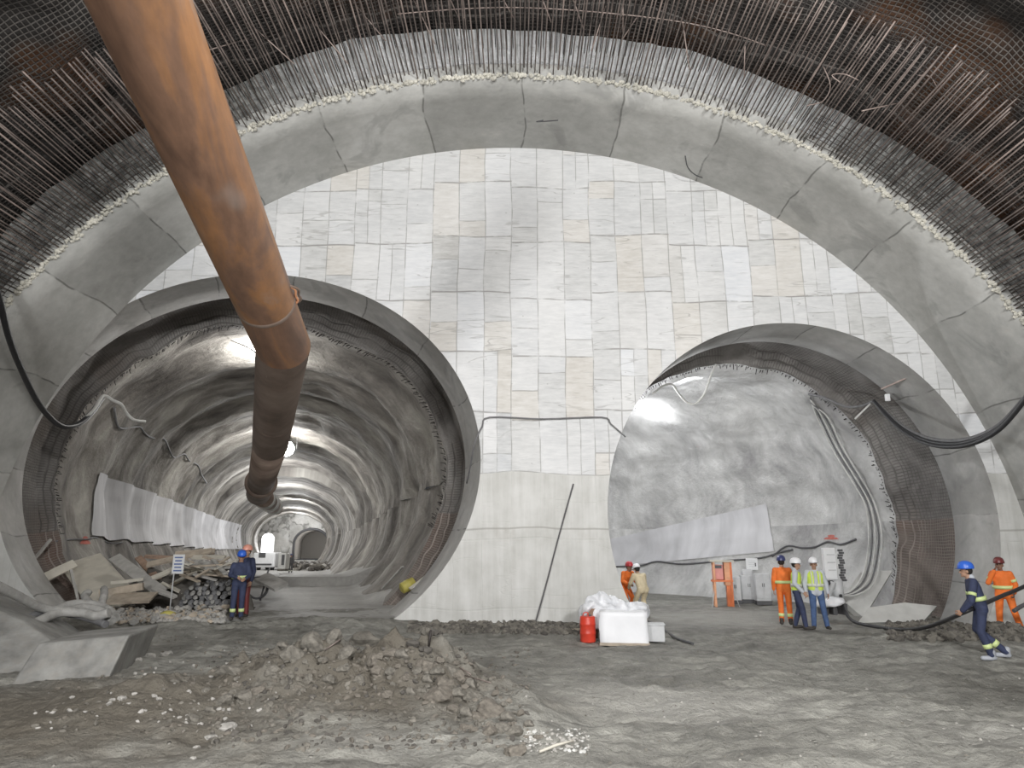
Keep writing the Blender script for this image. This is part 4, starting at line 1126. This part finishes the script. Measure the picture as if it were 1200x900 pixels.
# ------------------------------------------------------------------ covered box, drum
t = thing('covered_box', 'white box wrapped in a smooth white sheet at the foot of the pier', 'box', (2.45, 15.75, 0), D(-9))
bm = bmesh.new(); box(bm, (0, 0, .33), (1.02, .70, .68))
bmesh.ops.subdivide_edges(bm, edges=list(bm.edges), cuts=7, use_grid_fill=True)
for v in bm.verts:
    q = v.co; f = .025*fr(Vector((q.x*3, q.y*3, q.z*2)))+.012*math.sin(q.x*14+q.z*6)
    v.co += Vector((f*(1 if q.x > 0 else -1), -f if q.y < 0 else f, .03*fr(Vector((q.x*4, q.y*4, 7)))))
link('sheet_cover', bm, M['sheet'], t, True)
bm = bmesh.new(); box(bm, (0, 0, .02), (1.05, .74, .06)); link('pallet', bm, M['wood'], t)
def heap(name, pts, mat, label, cat, sub=.05, amp=.10, parent=None):
    bm = bmesh.new()
    for c, s in pts: ellipsoid(bm, Vector(c), s)
    for v in bm.verts:
        n = fr(v.co*3.1, 1, 4); v.co += Vector((n, fr(v.co*2.7+Vector((5, 0, 0))), fr(v.co*4+Vector((0, 9, 0)))))*amp
    o = link(name, bm, mat, parent, True)
    m = o.modifiers.new('remesh', 'REMESH'); m.mode = 'VOXEL'; m.voxel_size = sub; m.use_smooth_shade = True
    return tag(o, label, cat)
heap('plastic_sheet', [((2.0, 16.4, .55), (.45, .3, .45)), ((2.35, 16.5, .65), (.5, .3, .28)), ((2.75, 16.5, .58), (.42, .3, .26)), ((1.85, 16.3, .68), (.22, .22, .18))], M['plastic'], 'crumpled translucent plastic sheeting heaped behind the white covered box', 'plastic sheet', .035, .16)
t = thing('red_drum', 'red metal canister standing left of the white covered box', 'drum', (1.66, 15.8, .02))
bm = bmesh.new(); tube(bm, [(0, 0, z) for z in (0, .01, .03, .17, .18, .20, .36, .37, .39, .52, .54)], [.15, .165, .17, .17, .178, .17, .17, .178, .17, .165, .15], 28); link('shell', bm, M['red'], t)
bm = bmesh.new(); tube(bm, [(.05, 0, .53), (.05, 0, .57)], .03, 12); link('cap', bm, M['grey_dark'], t)
bm = bmesh.new(); tube(bm, catmull([(-.10, 0, .53), (-.08, 0, .60), (.0, 0, .61), (.02, 0, .54)], 5), .012, 6); link('handle', bm, M['red'], t)
t = thing('brown_bucket', 'dark brown bucket tucked above the red canister', 'bucket', (1.80, 16.28, .05))
bm = bmesh.new(); tube(bm, [(0, 0, 0), (0, 0, .62), (0, 0, .64)], [.14, .18, .19], 24); link('shell', bm, M['wood_red'], t)
t = thing('grey_crate', 'grey box at the right end of the white covered box', 'crate', (3.18, 16.0, .02), D(-8))
bm = bmesh.new(); box(bm, (0, 0, .17), (.38, .42, .34)); bevel(bm, .02); link('body', bm, M['grey_paint'], t)
bm = bmesh.new(); box(bm, (0, 0, .355), (.41, .45, .03)); bevel(bm, .01); link('lid', bm, M['grey_paint'], t)
for i, (a, b, w, lab) in enumerate(((P(655, 740, 17.6), P(690, 738, 17.2), .10, 'brown timber lying under the edge of the central pier left of the red canister'), (P(640, 742, 17.4), P(668, 746, 17.0), .12, 'darker timber poking from under the central pier'))):
    bm = bmesh.new(); d = b-a; box(bm, (0, 0, 0), (d.length, w, .09)); bevel(bm, .01); o = tag(link('timber', bm, M['wood'] if i == 0 else M['wood_red']), lab, 'timber')
    o.location = (a+b)/2; o.rotation_euler = d.to_track_quat('X', 'Z').to_euler()

# ------------------------------------------------------------------ right tunnel equipment
def at(px, py, z=.06): return G(px, py, z)
p = at(848, 711)
t = thing('power_stand', 'orange-framed power distribution stand in the right tunnel', 'electrical stand', (p.x, p.y, .06), D(-10))
for sx in (-.26, .30):
    for sy in (-.2, .2):
        bm = bmesh.new(); box(bm, (sx, sy, .75), (.07, .07, 1.5)); bevel(bm, .008); link('post', bm, M['orange_paint'] if sx > 0 else M['orange_pale'], t)
bm = bmesh.new(); box(bm, (.02, 0, 1.52), (.78, .55, .06)); link('roof', bm, M['board_pale'], t)
bm = bmesh.new(); box(bm, (-.12, 0, 1.15), (.34, .36, .50)); bevel(bm, .02); cb = link('cabinet', bm, M['pink'], t)
bm = bmesh.new(); box(bm, (-.12, -.19, 1.33), (.24, .02, .10)); link('panel', bm, M['grey_dark'], cb)
bm = bmesh.new(); box(bm, (.18, 0, 1.1), (.20, .4, .78)); bevel(bm, .02); link('backboard', bm, M['orange_pale'], t)
bm = bmesh.new(); box(bm, (.0, 0, .86), (.70, .5, .06)); link('shelf', bm, M['orange_paint'], t)
bm = bmesh.new(); box(bm, (.20, -.02, .42), (.14, .3, .8)); link('side_plate', bm, M['orange_paint'], t)
for sx in (-.40, .50):
    bm = bmesh.new(); rod(bm, (sx, -.25, 0), (sx*.6, -.1, .75), .018); link('brace', bm, M['grey_paint'], t)
p = at(858, 712); t = thing('white_case', 'narrow pale case hanging beside the orange power stand', 'case', (p.x, p.y+.2, .06))
bm = bmesh.new(); box(bm, (-.02, 0, 1.26), (.17, .12, .52)); bevel(bm, .02); link('case_body', bm, M['white'], t)
bm = bmesh.new(); rod(bm, (0, .05, 0), (0, .05, 1.1), .02); link('pole', bm, M['grey_paint'], t)
for (x0, x1, y0, y1, zz, lab, n_) in ((857, 870, 678, 707, .06, 'low pale grey cabinet next to the orange power stand', 'switch_cabinet'), (872, 888, 676, 706, .06, 'grey switch cabinet with a rounded hood in the right tunnel', 'switch_cabinet'), (889, 905, 674, 708, .06, 'wider grey cabinet nearest the standing trio', 'switch_cabinet')):
    b = at((x0+x1)/2, y1+1, zz); wd = (x1-x0)/800*1.0*b.y; hh = P(x0, y0, b.y).z-.06
    t = thing(n_, lab, 'cabinet', (b.x, b.y+.2, .06), D(-6))
    bm = bmesh.new(); box(bm, (0, 0, .09+hh/2), (wd, .4, hh-.08)); bevel(bm, .015); link('body', bm, M['grey_paint'], t)
    bm = bmesh.new(); box(bm, (0, 0, .06), (wd*1.04, .42, .12)); link('plinth', bm, M['grey_dark'], t)
    for k in (-1, 1):
        bm = bmesh.new(); box(bm, (k*wd*.24, -.21, .12+hh*.5), (wd*.44, .02, hh-.2)); bevel(bm, .004); dd = link('door', bm, M['grey_paint'], t)
        bm = bmesh.new(); box(bm, (k*wd*.06, -.23, .12+hh*.55), (.02, .02, .12)); link('handle', bm, M['grey_dark'], dd)
    if x0 == 872:
        bm = bmesh.new(); box(bm, (0, 0, hh+.14), (wd*.75, .34, .26)); bevel(bm, .08, 3); link('hood', bm, M['grey_paint'], t)
        bm = bmesh.new(); box(bm, (0, -.18, hh+.02), (wd*.6, .03, .05)); link('vent', bm, M['grey_dark'], t)
# sign board on the wall
c = hit(B_R, 881, 661, .6)
t = thing('notice_board', 'square white notice fixed to the right tunnel wall above the cabinets', 'sign', c, D(-8))
wd = 12.5/800*c.y*1.02
bm = bmesh.new(); box(bm, (0, 0, 0), (wd, .03, wd*1.0)); bevel(bm, .005); link('board', bm, M['white'], t)
bm = bmesh.new()
for k in range(4): box(bm, (-.04*wd*k*0, -.02, wd*(.28-.16*k)), (wd*(.62-.1*(k % 2)), .006, wd*.035))
link('text_lines', bm, M['grey_paint'], t)
bm = bmesh.new(); box(bm, (wd*.30, -.02, -wd*.05), (wd*.1, .006, wd*.3)); link('emblem', bm, M['grey_dark'], t)
bm = bmesh.new(); rod(bm, (0, .05, -wd*.5), (0, .05, -c.z+.06), .02); link('post', bm, M['grey_paint'], t)

# drilling machine behind the trio
p = at(974, 719, .05); yb = 20.3
X = lambda px: P(px, 700, yb).x-P(974, 700, yb).x
Z = lambda py: P(974, py, yb).z-.05
t = thing('drill_rig', 'small drilling rig with tall white mast beside the hanging cables', 'drilling machine', (P(974, 700, yb).x, yb, .05))
bm = bmesh.new(); box(bm, (X(976), 0, (Z(642)+Z(679))/2), (X(984)-X(970), .16, Z(642)-Z(679))); bevel(bm, .02); ms = link('mast', bm, M['white'], t)
for k in range(3):
    bm = bmesh.new(); box(bm, (X(977), -.09, Z(650+k*9)), (.22, .02, .03)); link('crossbar', bm, M['grey_paint'], ms)
bm = bmesh.new()
for k in range(13): box(bm, (X(990)+.03*math.sin(k*1.7), -.02, Z(645+k*2.9)), (.10, .12, .06))
link('chain', bm, M['grey_dark'], t)
bm = bmesh.new(); tube(bm, [(X(983), 0, Z(680)), (X(983), 0, Z(705))], .14, 20); link('motor', bm, M['grey_paint'], t)
bm = bmesh.new(); tube(bm, [(X(960), -.1, Z(676)), (X(972), -.1, Z(684))], .06, 10); link('arm', bm, M['grey_dark'], t)
bm = bmesh.new(); tube(bm, [(X(962), -.1, Z(683)), (X(978), 0, Z(683))], .07, 12); link('cylinder', bm, M['grey_dark'], t)
bm = bmesh.new(); tube(bm, [(X(968), -.12, Z(700)), (X(976), -.12, Z(682))], .08, 12); link('strut', bm, M['grey_paint'], t)
bm = bmesh.new(); tube(bm, [(X(964), -.14, Z(668)), (X(958), -.14, Z(674)), (X(966), -.14, Z(680))], .03, 8); link('lever', bm, M['grey_dark'], t)
bm = bmesh.new(); box(bm, (X(972), 0, Z(709)), (.75, .5, .10)); bevel(bm, .01); link('chassis', bm, M['grey_dark'], t)
for a in (962, 972, 984):
    bm = bmesh.new(); box(bm, (X(a), -.05, Z(715)), (.12, .5, .22)); bevel(bm, .02); link('foot', bm, M['grey_dark'], t)
heap('white_tarp', [((P(968, 702, 19.9).x, 19.9, .50), (.42, .22, .10)), ((P(978, 699, 19.9).x, 19.9, .58), (.28, .2, .10))], M['sheet'], 'white tarpaulin draped over the base of the drilling rig', 'tarpaulin', .03, .06)
# pale invert slabs inside the right mouth
for pxs, yy, lab in ((((1012, 724), (1046, 668), (1008, 671), (986, 702)), 21.2, 'pale triangular concrete slab leaning at the foot of the right tunnel wall'), (((1005, 730), (1082, 728), (1098, 710), (1060, 706), (1018, 712)), 19.6, 'low light concrete sill inside the right tunnel mouth')):
    bm = bmesh.new(); f = []
    for (a, b) in pxs:
        yyy = yy+(728-b)*.020; q = P(a, b, yyy); f.append(bm.verts.new(q))
    bk = [bm.verts.new(v.co+Vector((.05, .25, -.15))) for v in f]
    bm.faces.new(f); bm.faces.new(bk[::-1])
    for i in range(len(f)): bm.faces.new((f[i], bk[i], bk[(i+1) % len(f)], f[(i+1) % len(f)]))
    bmesh.ops.recalc_face_normals(bm, faces=bm.faces)
    tag(link('concrete_slab', bm, M['slab_pale']), lab, 'concrete slab')

# ------------------------------------------------------------------ scrap heap in the left tunnel
def plank(px0, py0, px1, py1, Y0, Y1, w, th, mat, label, roll=0, name='plank'):
    a, b = P(px0, py0, Y0), P(px1, py1, Y1); d = b-a
    bm = bmesh.new(); box(bm, (0, 0, 0), (d.length, w, th)); bmesh.ops.subdivide_edges(bm, edges=[e for e in bm.edges if e.calc_length() > d.length*.9], cuts=4)
    for v in bm.verts: v.co += Vector((0, .01*fr(v.co*2), .012*fr(v.co*1.7+Vector((3, 0, 0)))))
    o = link(name, bm, M[mat]); o.location = (a+b)/2; o.rotation_euler = (d.to_track_quat('X', 'Z').to_matrix() @ Matrix.Rotation(roll, 3, 'X')).to_euler()
    return tag(o, label, 'plank' if name == 'plank' else name.replace('_', ' '))
plank(38, 684, 88, 660, 20.6, 21.4, .28, .06, 'board_pale', 'pale board bridging the corner at the left edge of the left tunnel', .9)
plank(94, 656, 140, 712, 22.6, 19.4, 1.15, .05, 'board_pale', 'large cream panel leaning on the left tunnel wall behind the hoses', .35, 'panel')
plank(134, 653, 188, 694, 21.6, 19.6, .34, .07, 'wood_grey', 'long grey board sloping down in front of the cream panel', .55)
plank(162, 653, 186, 680, 22.5, 21.0, .20, .06, 'wood_red', 'short brown plank right of the sloping grey board', .5)
plank(117, 696, 168, 687, 18.9, 19.2, .22, .20, 'wood', 'rounded log lying at the foot of the cream panel', 0, 'log')
plank(128, 702, 180, 700, 18.6, 18.8, .7, .05, 'wood', 'light brown sheet of plywood on the ground below the log', .3, 'plywood_sheet')
plank(130, 683, 168, 679, 19.6, 19.9, .12, .08, 'board_pale', 'thin pale batten above the log')
plank(172, 662, 248, 645, 21.2, 21.6, .24, .06, 'wood', 'long tan plank across the top of the scrap heap', .6)
plank(205, 650, 252, 646, 21.8, 22.2, .26, .06, 'wood', 'second tan plank at the crest of the scrap heap', .6)
plank(226, 653, 264, 653, 21.0, 21.0, .18, .06, 'board_pale', 'whitish plank at the right end of the heap crest', .4)
plank(178, 678, 212, 664, 20.2, 20.6, .16, .06, 'board_pale', 'short pale plank behind the small post sign', .6)
plank(170, 652, 206, 654, 22.4, 22.6, .20, .08, 'wood_red', 'dark brown beam at the back of the heap', .2)
plank(210, 672, 236, 655, 20.6, 21.0, .14, .06, 'wood_grey', 'grey plank slanting up beside the post sign', .4)
plank(180, 690, 205, 700, 19.4, 19.0, .16, .06, 'wood_grey', 'grey plank end lying left of the post sign', .3)
plank(306, 676, 330, 688, 24.0, 23.2, .5, .10, 'wood_grey', 'broken grey slab right of the scrap heap behind the workers', .4, 'broken_slab')
plank(448, 690, 472, 664, 25.5, 24.6, .10, .05, 'wood_grey', 'thin dark batten leaning on the right side of the left tunnel', .2)
plank(480, 690, 504, 672, 21.6, 22.0, .09, .05, 'board_pale', 'thin pale batten lying on the rusty mesh at right of the left tunnel', .2)
plank(40, 655, 60, 632, 21.4, 21.8, .07, .07, 'wood_grey', 'thin grey prop leaning in the left tunnel recess', .2)
plank(83, 668, 92, 706, 20.8, 20.2, .07, .06, 'wood_grey', 'narrow upright lath in front of the rusty mesh', .2)
# stacked pipes, ends towards the cavern
k = 0
protoP = {}
def pipe_piece(L, r, mat):
    bm = bmesh.new(); n = 14
    prof = [(r*.78, .05), (r*.78, 0), (r, 0), (r, L), (r*.78, L), (r*.78, L-.05)]
    R_ = [[bm.verts.new((q*math.cos(2*PI*i/n), y, q*math.sin(2*PI*i/n))) for i in range(n)] for q, y in prof]
    for j in range(len(R_)-1):
        for i in range(n):
            f = bm.faces.new((R_[j][i], R_[j][(i+1) % n], R_[j+1][(i+1) % n], R_[j+1][i])); f.smooth = True
    bm.faces.new(R_[0]); bm.faces.new(R_[-1])
    return bm
pp = [link('scrap_pipe', pipe_piece(1.7, .062, 0), M['cable_grey']), link('scrap_pipe', pipe_piece(1.5, .055, 0), M['cable_dust'])]
first = [True, True]
for row in range(7):
    n_ = 12-row//2
    for i in range(n_):
        w = (i+row) % 2
        x = P(212, 690, 19.6).x-.10+i*.128+row*.03+rnd(-.03, .03); z = .33+row*.115+rnd(-.02, .02)
        if first[w]: o = pp[w]; first[w] = False
        else: o = pp[w].copy(); C.objects.link(o)
        o.location = (x, 19.45+row*.12+rnd(-.1, .25), z); o.rotation_euler = (rnd(-.06, .12), rnd(-.3, .3), rnd(.18, .42))
        tag(o, 'grey steel pipe lying in the stacked scrap beside the two workers', 'pipe', 'stacked scrap pipes')
sc = []
for i in range(34):
    bm = bmesh.new(); L = rnd(.5, 1.3); box(bm, (0, 0, 0), (L, rnd(.06, .14), .04)); sc_o = link('scrap_strip', bm, M[random.choice(['board_pale', 'cable_dust', 'wood_grey', 'wood'])])
    x = P(rnd(190, 262), 690, 19.8).x; zz = .45+rnd(.75, 1.15)*(.6 if x < -9.6 else 1)
    sc_o.location = (x, rnd(19.6, 21.2), zz); sc_o.rotation_euler = (rnd(-.5, .5), rnd(-.5, .5), rnd(-1.2, 1.2))
    tag(sc_o, 'short scrap strip strewn over the stacked pipes', 'scrap', 'scrap strips on the pipe stack')
# pile of loose scrap under it
heap('scrap_heap', [((P(228, 690, 20.8).x, 21.1, .35), (1.5, .9, 1.0)), ((P(180, 690, 21).x, 21.5, .3), (1.3, .8, .8)), ((P(150, 690, 21).x, 21.0, .2), (1.0, .8, .5))], M['rock_dark'], 'dark mass of tangled scrap under the planks and pipes in the left tunnel', 'scrap heap', .06, .5)
def chips(name, n, fn, mats, label, cat, s0, s1):
    bm = bmesh.new()
    for i in range(n):
        p = fn(); s = rnd(s0, s1)
        q = bmesh.ops.create_icosphere(bm, subdivisions=1, radius=s)
        R_ = Matrix.Rotation(rnd(0, 6), 4, 'Z') @ Matrix.Rotation(rnd(0, 3), 4, 'X')
        for v in q['verts']: v.co = (R_ @ Vector((v.co.x*rnd(.7, 1.8), v.co.y, v.co.z*rnd(.4, .9))))+p
        mi = random.randrange(len(mats))
        for f in {f for v in q['verts'] for f in v.link_faces}: f.material_index = mi
    return tag(link(name, bm, [M[m] for m in mats]), label, cat, kind='stuff')
def f1():
    p = P(rnd(120, 264), rnd(698, 722), 18.0); x = p.x; Y = rnd(17.2, 19.3); return Vector((x*Y/18, Y, max(.28, ground_h(x*Y/18, Y)) + rnd(0, .12)*(Y-17)*.8))
chips('rubble_chips', 900, f1, ['rock_pale', 'cable_dust', 'rock_pale', 'wood'], 'pale rubble chips spilling from the scrap heap onto the floor', 'rubble', .03, .09)
def f2():
    p = ong(rnd(40, 330), rnd(745, 860)); return p+Vector((0, 0, .01))
chips('pebbles', 260, f2, ['rock_pale', 'rock', 'rock_brown'], 'small stones and chips scattered over the brown mud at left', 'pebbles', .012, .035)
def f3():
    p = ong(rnd(600, 1200), rnd(748, 895)); return p
chips('pebbles', 240, f3, ['rock', 'rock', 'rock_pale'], 'small stones scattered over the grey mud at right', 'pebbles', .008, .022)
def f4():
    p = ong(rnd(240, 620), rnd(760, 880)); return p
chips('pebbles', 900, f4, ['rock', 'rock_brown', 'rock_dark'], 'small clods and stones covering the earth mound', 'pebbles', .012, .045)
def f5():
    p = ong(rnd(1040, 1200), rnd(726, 752)); return p+Vector((0, 0, .03))
chips('dark_rubble', 500, f5, ['rock_dark', 'rock', 'rock'], 'dark grey rubble around the feet of the orange worker at right', 'rubble', .03, .10)
def f6():
    x = rnd(480, 690); p = ong(x, rnd(729, 742)+8*max(0, (x-600)/90)*.3); return p
chips('gravel_bank', 700, f6, ['rock_dark', 'rock', 'rock'], 'dark gravel banked against the foot of the central pier', 'gravel', .03, .10)
def f7():
    p = ong(rnd(610, 690), rnd(855, 882)); return p
chips('white_rubble', 200, f7, ['rock_pale', 'slab_pale', 'rock_pale'], 'whitish crumbs at the right tail of the mound', 'rubble', .008, .03)
# post sign
c = P(209, 661, 18.9)
t = thing('post_sign', 'small white sign with blue writing on a thin post before the scrap heap', 'sign', (c.x-.04, 18.9, .27))
hh = c.z-.27; wd = 13/800*18.9
bm = bmesh.new(); box(bm, (.04, 0, hh), (wd, .02, .50)); bevel(bm, .004); bd = link('board', bm, M['white'], t)
M['sign_blue'] = simple('sign_blue', (.12, .18, .40), .05, 5)
bm = bmesh.new()
for k in range(5): box(bm, (.04, -.014, hh+.17-.085*k), (wd*(.7-.12*(k % 2)), .004, .035))
link('writing', bm, M['sign_blue'], bd)
bm = bmesh.new(); rod(bm, (-.06, 0.02, 0), (-.06, .02, hh+.2), .018); link('post', bm, M['grey_paint'], t)
heap('yellow_sack', [((P(197, 711, 18.2).x, 18.2, .38), (.20, .15, .11))], M['yellow'], 'small crumpled yellow sack among the pale rubble', 'sack', .025, .05)
# yellow barrel on the right side of the left tunnel
c = P(478, 686, 22.0)
t = thing('yellow_barrel', 'dull yellow drum lying on the right invert of the left tunnel', 'barrel', c, D(35)); t.rotation_euler = (0, D(-24), D(30))
bm = bmesh.new(); tube(bm, [(x, 0, 0) for x in (-.22, -.21, -.08, -.07, .07, .08, .21, .22)], [.14, .17, .17, .18, .18, .17, .17, .14], 24); link('shell', bm, M['yellow'], t)
bm = bmesh.new(); tube(bm, [(-.225, 0, 0), (-.24, 0, 0)], .12, 20); link('lid', bm, M['yellow'], t)
c = P(493, 688, 21.4)
t = thing('white_crate', 'small white crate lying right of the yellow drum', 'crate', c, D(-10)); t.rotation_euler = (0, D(-30), D(-10))
bm = bmesh.new(); box(bm, (0, 0, 0), (.34, .26, .20)); bevel(bm, .015); link('body', bm, M['white'], t)
bm = bmesh.new(); box(bm, (0, -.135, 0), (.24, .01, .05)); link('label_strip', bm, M['spray_red'], t)
# wheelbarrow-like frame and hose coil by the workers
c = P(303, 668, 24.0)
t = thing('hose_coil', 'dark coiled hose leaning on a grey frame right of the two workers', 'hose', (c.x, 24.0, .3))
bm = bmesh.new()
for k in range(3): tube(bm, [(.34*math.cos(a)+.03*k, -.05*k, .42+.34*math.sin(a)) for a in lin(0, 2*PI, 28)], .035, 6)
link('coil', bm, M['grey_dark'], t)
for sx in (-.35, .1):
    bm = bmesh.new(); rod(bm, (sx, .1, 0), (sx+.2, .1, 1.0), .03); link('frame', bm, M['cable_grey'], t)
# far white vehicle and gear
c = P(317, 668, 75)
t = thing('white_van', 'white box-shaped vehicle parked far down the left tunnel', 'vehicle', (c.x-.1, 75, c.z+.0))
bm = bmesh.new(); box(bm, (0, 0, 1.05), (2.3, 4.0, 1.5)); bevel(bm, .15, 3); link('body', bm, M['white'], t)
bm = bmesh.new(); box(bm, (-.2, -2.02, 1.55), (.7, .04, .5)); bevel(bm, .03); link('windscreen', bm, M['grey_dark'], t)
for sx in (-.7, .7):
    for sy in (-1.3, 1.3):
        bm = bmesh.new(); tube(bm, [(sx-.12, sy, .36), (sx+.12, sy, .36)], .36, 20); link('wheel', bm, M['black'], t)
bm = bmesh.new(); box(bm, (0, -2.02, .62), (1.7, .08, .16)); link('bumper', bm, M['grey_dark'], t)
c = P(332, 668, 64)
t = thing('shotcrete_machine', 'pale machine standing between the white vehicle and the distant worker', 'machine', (c.x, 64, c.z))
bm = bmesh.new(); box(bm, (0, 0, .8), (.7, 1.2, 1.4)); bevel(bm, .08, 2); link('body', bm, M['cable_white'], t)
bm = bmesh.new(); tube(bm, [(0, 0, 1.5), (0, 0, 2.0)], [.3, .45], 18); link('hopper', bm, M['cable_white'], t)
bm = bmesh.new(); box(bm, (.1, -.62, .9), (.25, .06, .9)); link('panel', bm, M['grey_dark'], t)
def f8():
    Y = rnd(70, 90); return Vector((lt_ctr(Y)+rnd(-.5, 5.0), Y, lt_floor(1, Y).z+rnd(0, .5)))
chips('far_rubble', 260, f8, ['rock_pale', 'rock', 'rock_dark'], 'low rubble far down the left tunnel before the small arch', 'rubble', .12, .4)

# ------------------------------------------------------------------ rocks on the mound
def rock_mesh(seed, mat):
    bm = bmesh.new(); bmesh.ops.create_icosphere(bm, subdivisions=3, radius=1)
    sd = Vector((seed*3.1, seed*1.7, seed)); pl = [Vector((random.gauss(0, 1), random.gauss(0, 1), random.gauss(0, 1))).normalized() for _ in range(9)]
    for v in bm.verts:
        n = v.co.normalized(); r = 1
        for q in pl:
            c_ = n.dot(q)
            if c_ > .62: r = min(r, .66/c_)
        v.co = n*r*(1+.14*fr(n*1.6+sd, 1, 4))
    me = bpy.data.meshes.new('rock'); bm.to_mesh(me); bm.free(); me.materials.append(M[mat]); return me
RM = [rock_mesh(i, m) for i, m in enumerate(['rock', 'rock', 'rock_brown', 'rock_brown', 'rock', 'rock_pale', 'rock_dark'])]
def rock(px, py, w, asp=.6, kind=None, label=None, group='rocks on the mound', dip=.25):
    p = ong(px, py); s = w/800*p.y/2
    me = RM[kind] if kind is not None else random.choice(RM[:5])
    o = bpy.data.objects.new('rock', me); C.objects.link(o)
    o.location = p+Vector((0, s*.3, s*asp*(1-dip*2)*.6)); o.scale = (s, s*.8, s*asp); o.rotation_euler = (rnd(-.3, .3), rnd(-.3, .3), rnd(-.5, .5))
    return tag(o, label or 'mud-grey rock lying in the rubble crescent of the mound', 'rock', None if label else group)
rock(365, 762, 34, .85, 0, 'large upright boulder at the left end of the mound crest')
rock(345, 775, 34, .75, 1, 'rounded muddy boulder on the left shoulder of the mound')
rock(390, 752, 26, .8, 4, 'dark mossy rock between the two big crest boulders')
rock(424, 757, 46, .48, 0, 'wide flat-topped boulder at the centre of the mound crest')
rock(498, 768, 22, .6, 6, 'dark rock at the right end of the mound crest')
rock(484, 758, 20, .5, 6, 'narrow dark slab leaning at the right end of the crest')
rock(516, 822, 40, .6, 3, 'long brown boulder low on the right side of the mound')
rock(575, 836, 40, .6, 2, 'broad brown rock at the right foot of the mound')
rock(452, 818, 20, .6, 3, 'single brown rock in the middle of the mound face')
rock(480, 815, 16, .8, 0, 'small grey rock right of the brown rock on the mound face')
rock(270, 790, 34, .45, 1, 'low elongated rock on the left slope of the mound')
rock(316, 790, 24, .6, 4, 'muddy rock beneath the left shoulder boulder')
for (x, y, w) in ((455, 770, 26), (470, 772, 24), (500, 785, 26), (512, 790, 24), (528, 790, 24), (540, 798, 26), (552, 806, 22), (520, 806, 26), (536, 815, 24), (556, 820, 26), (500, 800, 18), (488, 790, 18),
                  (530, 835, 24), (545, 840, 22), (560, 843, 24), (595, 845, 22), (588, 858, 26), (604, 862, 22), (620, 852, 16), (575, 862, 18), (555, 858, 14), (603, 885, 26), (440, 790, 18), (420, 800, 16),
                  (400, 786, 18), (385, 800, 16), (340, 834, 14), (370, 834, 14), (360, 800, 16), (300, 812, 20), (285, 820, 24), (262, 826, 26), (245, 836, 20), (225, 845, 18), (330, 760, 18), (405, 770, 22), (440, 776, 24),
                  (430, 786, 16), (460, 790, 20), (475, 798, 18), (415, 782, 14), (515, 775, 12), (534, 780, 12), (565, 800, 12), (580, 815, 14), (590, 828, 14), (610, 838, 12), (630, 866, 14), (275, 805, 16), (205, 800, 12), (240, 812, 14), (350, 815, 10), (395, 825, 10), (545, 855, 14)):
    rock(x, y, w*rnd(.9, 1.15), rnd(.5, .8))
for i in range(70):
    a = rnd(0, 1)
    x = 250+a*360; yy = (835-80*math.sin(a*PI*.9) if a < .5 else 755+(a-.5)*190)+rnd(0, 36)
    rock(x, yy, rnd(6, 13), rnd(.5, .8))
rock(262, 855, 30, .35, 5, 'pale whitish stone slab at the left foot of the mound')
rock(246, 866, 18, .4, 5, 'smaller whitish stone just below the pale slab')
for x, y, w in ((130, 822, 10), (142, 820, 12), (150, 826, 8), (180, 817, 9), (186, 820, 8), (230, 877, 9), (226, 890, 8), (160, 775, 12), (175, 770, 14), (195, 768, 14)):
    tag(rock(x, y, w, .6, 5, 'whitish stone lying on the brown mud left of the mound'), group='whitish stones on the brown mud')
for x, y in ((675, 876), (690, 868)): pass
a, b = ong(632, 885)+Vector((0, 0, .03)), ong(672, 873)+Vector((0, 0, .04))
bm = bmesh.new(); tube(bm, [a, (a+b)/2+Vector((0, 0, .01)), b], [.014, .016, .012], 6); tag(link('wooden_stick', bm, M['board_pale']), 'thin pale stick lying at the right foot of the mound', 'stick')
p = ong(502, 757); bm = bmesh.new(); rod(bm, (p.x, p.y, p.z-.05), (p.x+.03, p.y, p.z+.22), .018); tag(link('rebar_stub', bm, M['bar_dark']), 'short dark bar sticking up behind the mound crest', 'bar')
for i, (x0, y0, x1, y1) in enumerate(((538, 790, 552, 802), (545, 800, 575, 812), (380, 770, 398, 760))):
    a, b = ong(x0, y0)+Vector((0, 0, .09)), ong(x1, y1)+Vector((0, 0, .12)); bm = bmesh.new(); rod(bm, a, b, .010)
    tag(link('twisted_wire', bm, M['bar']), ['short rusty wire among the right rocks, upper one', 'short rusty wire among the right rocks, lower one', 'thin wire beside the dark mossy crest rock'][i], 'wire')
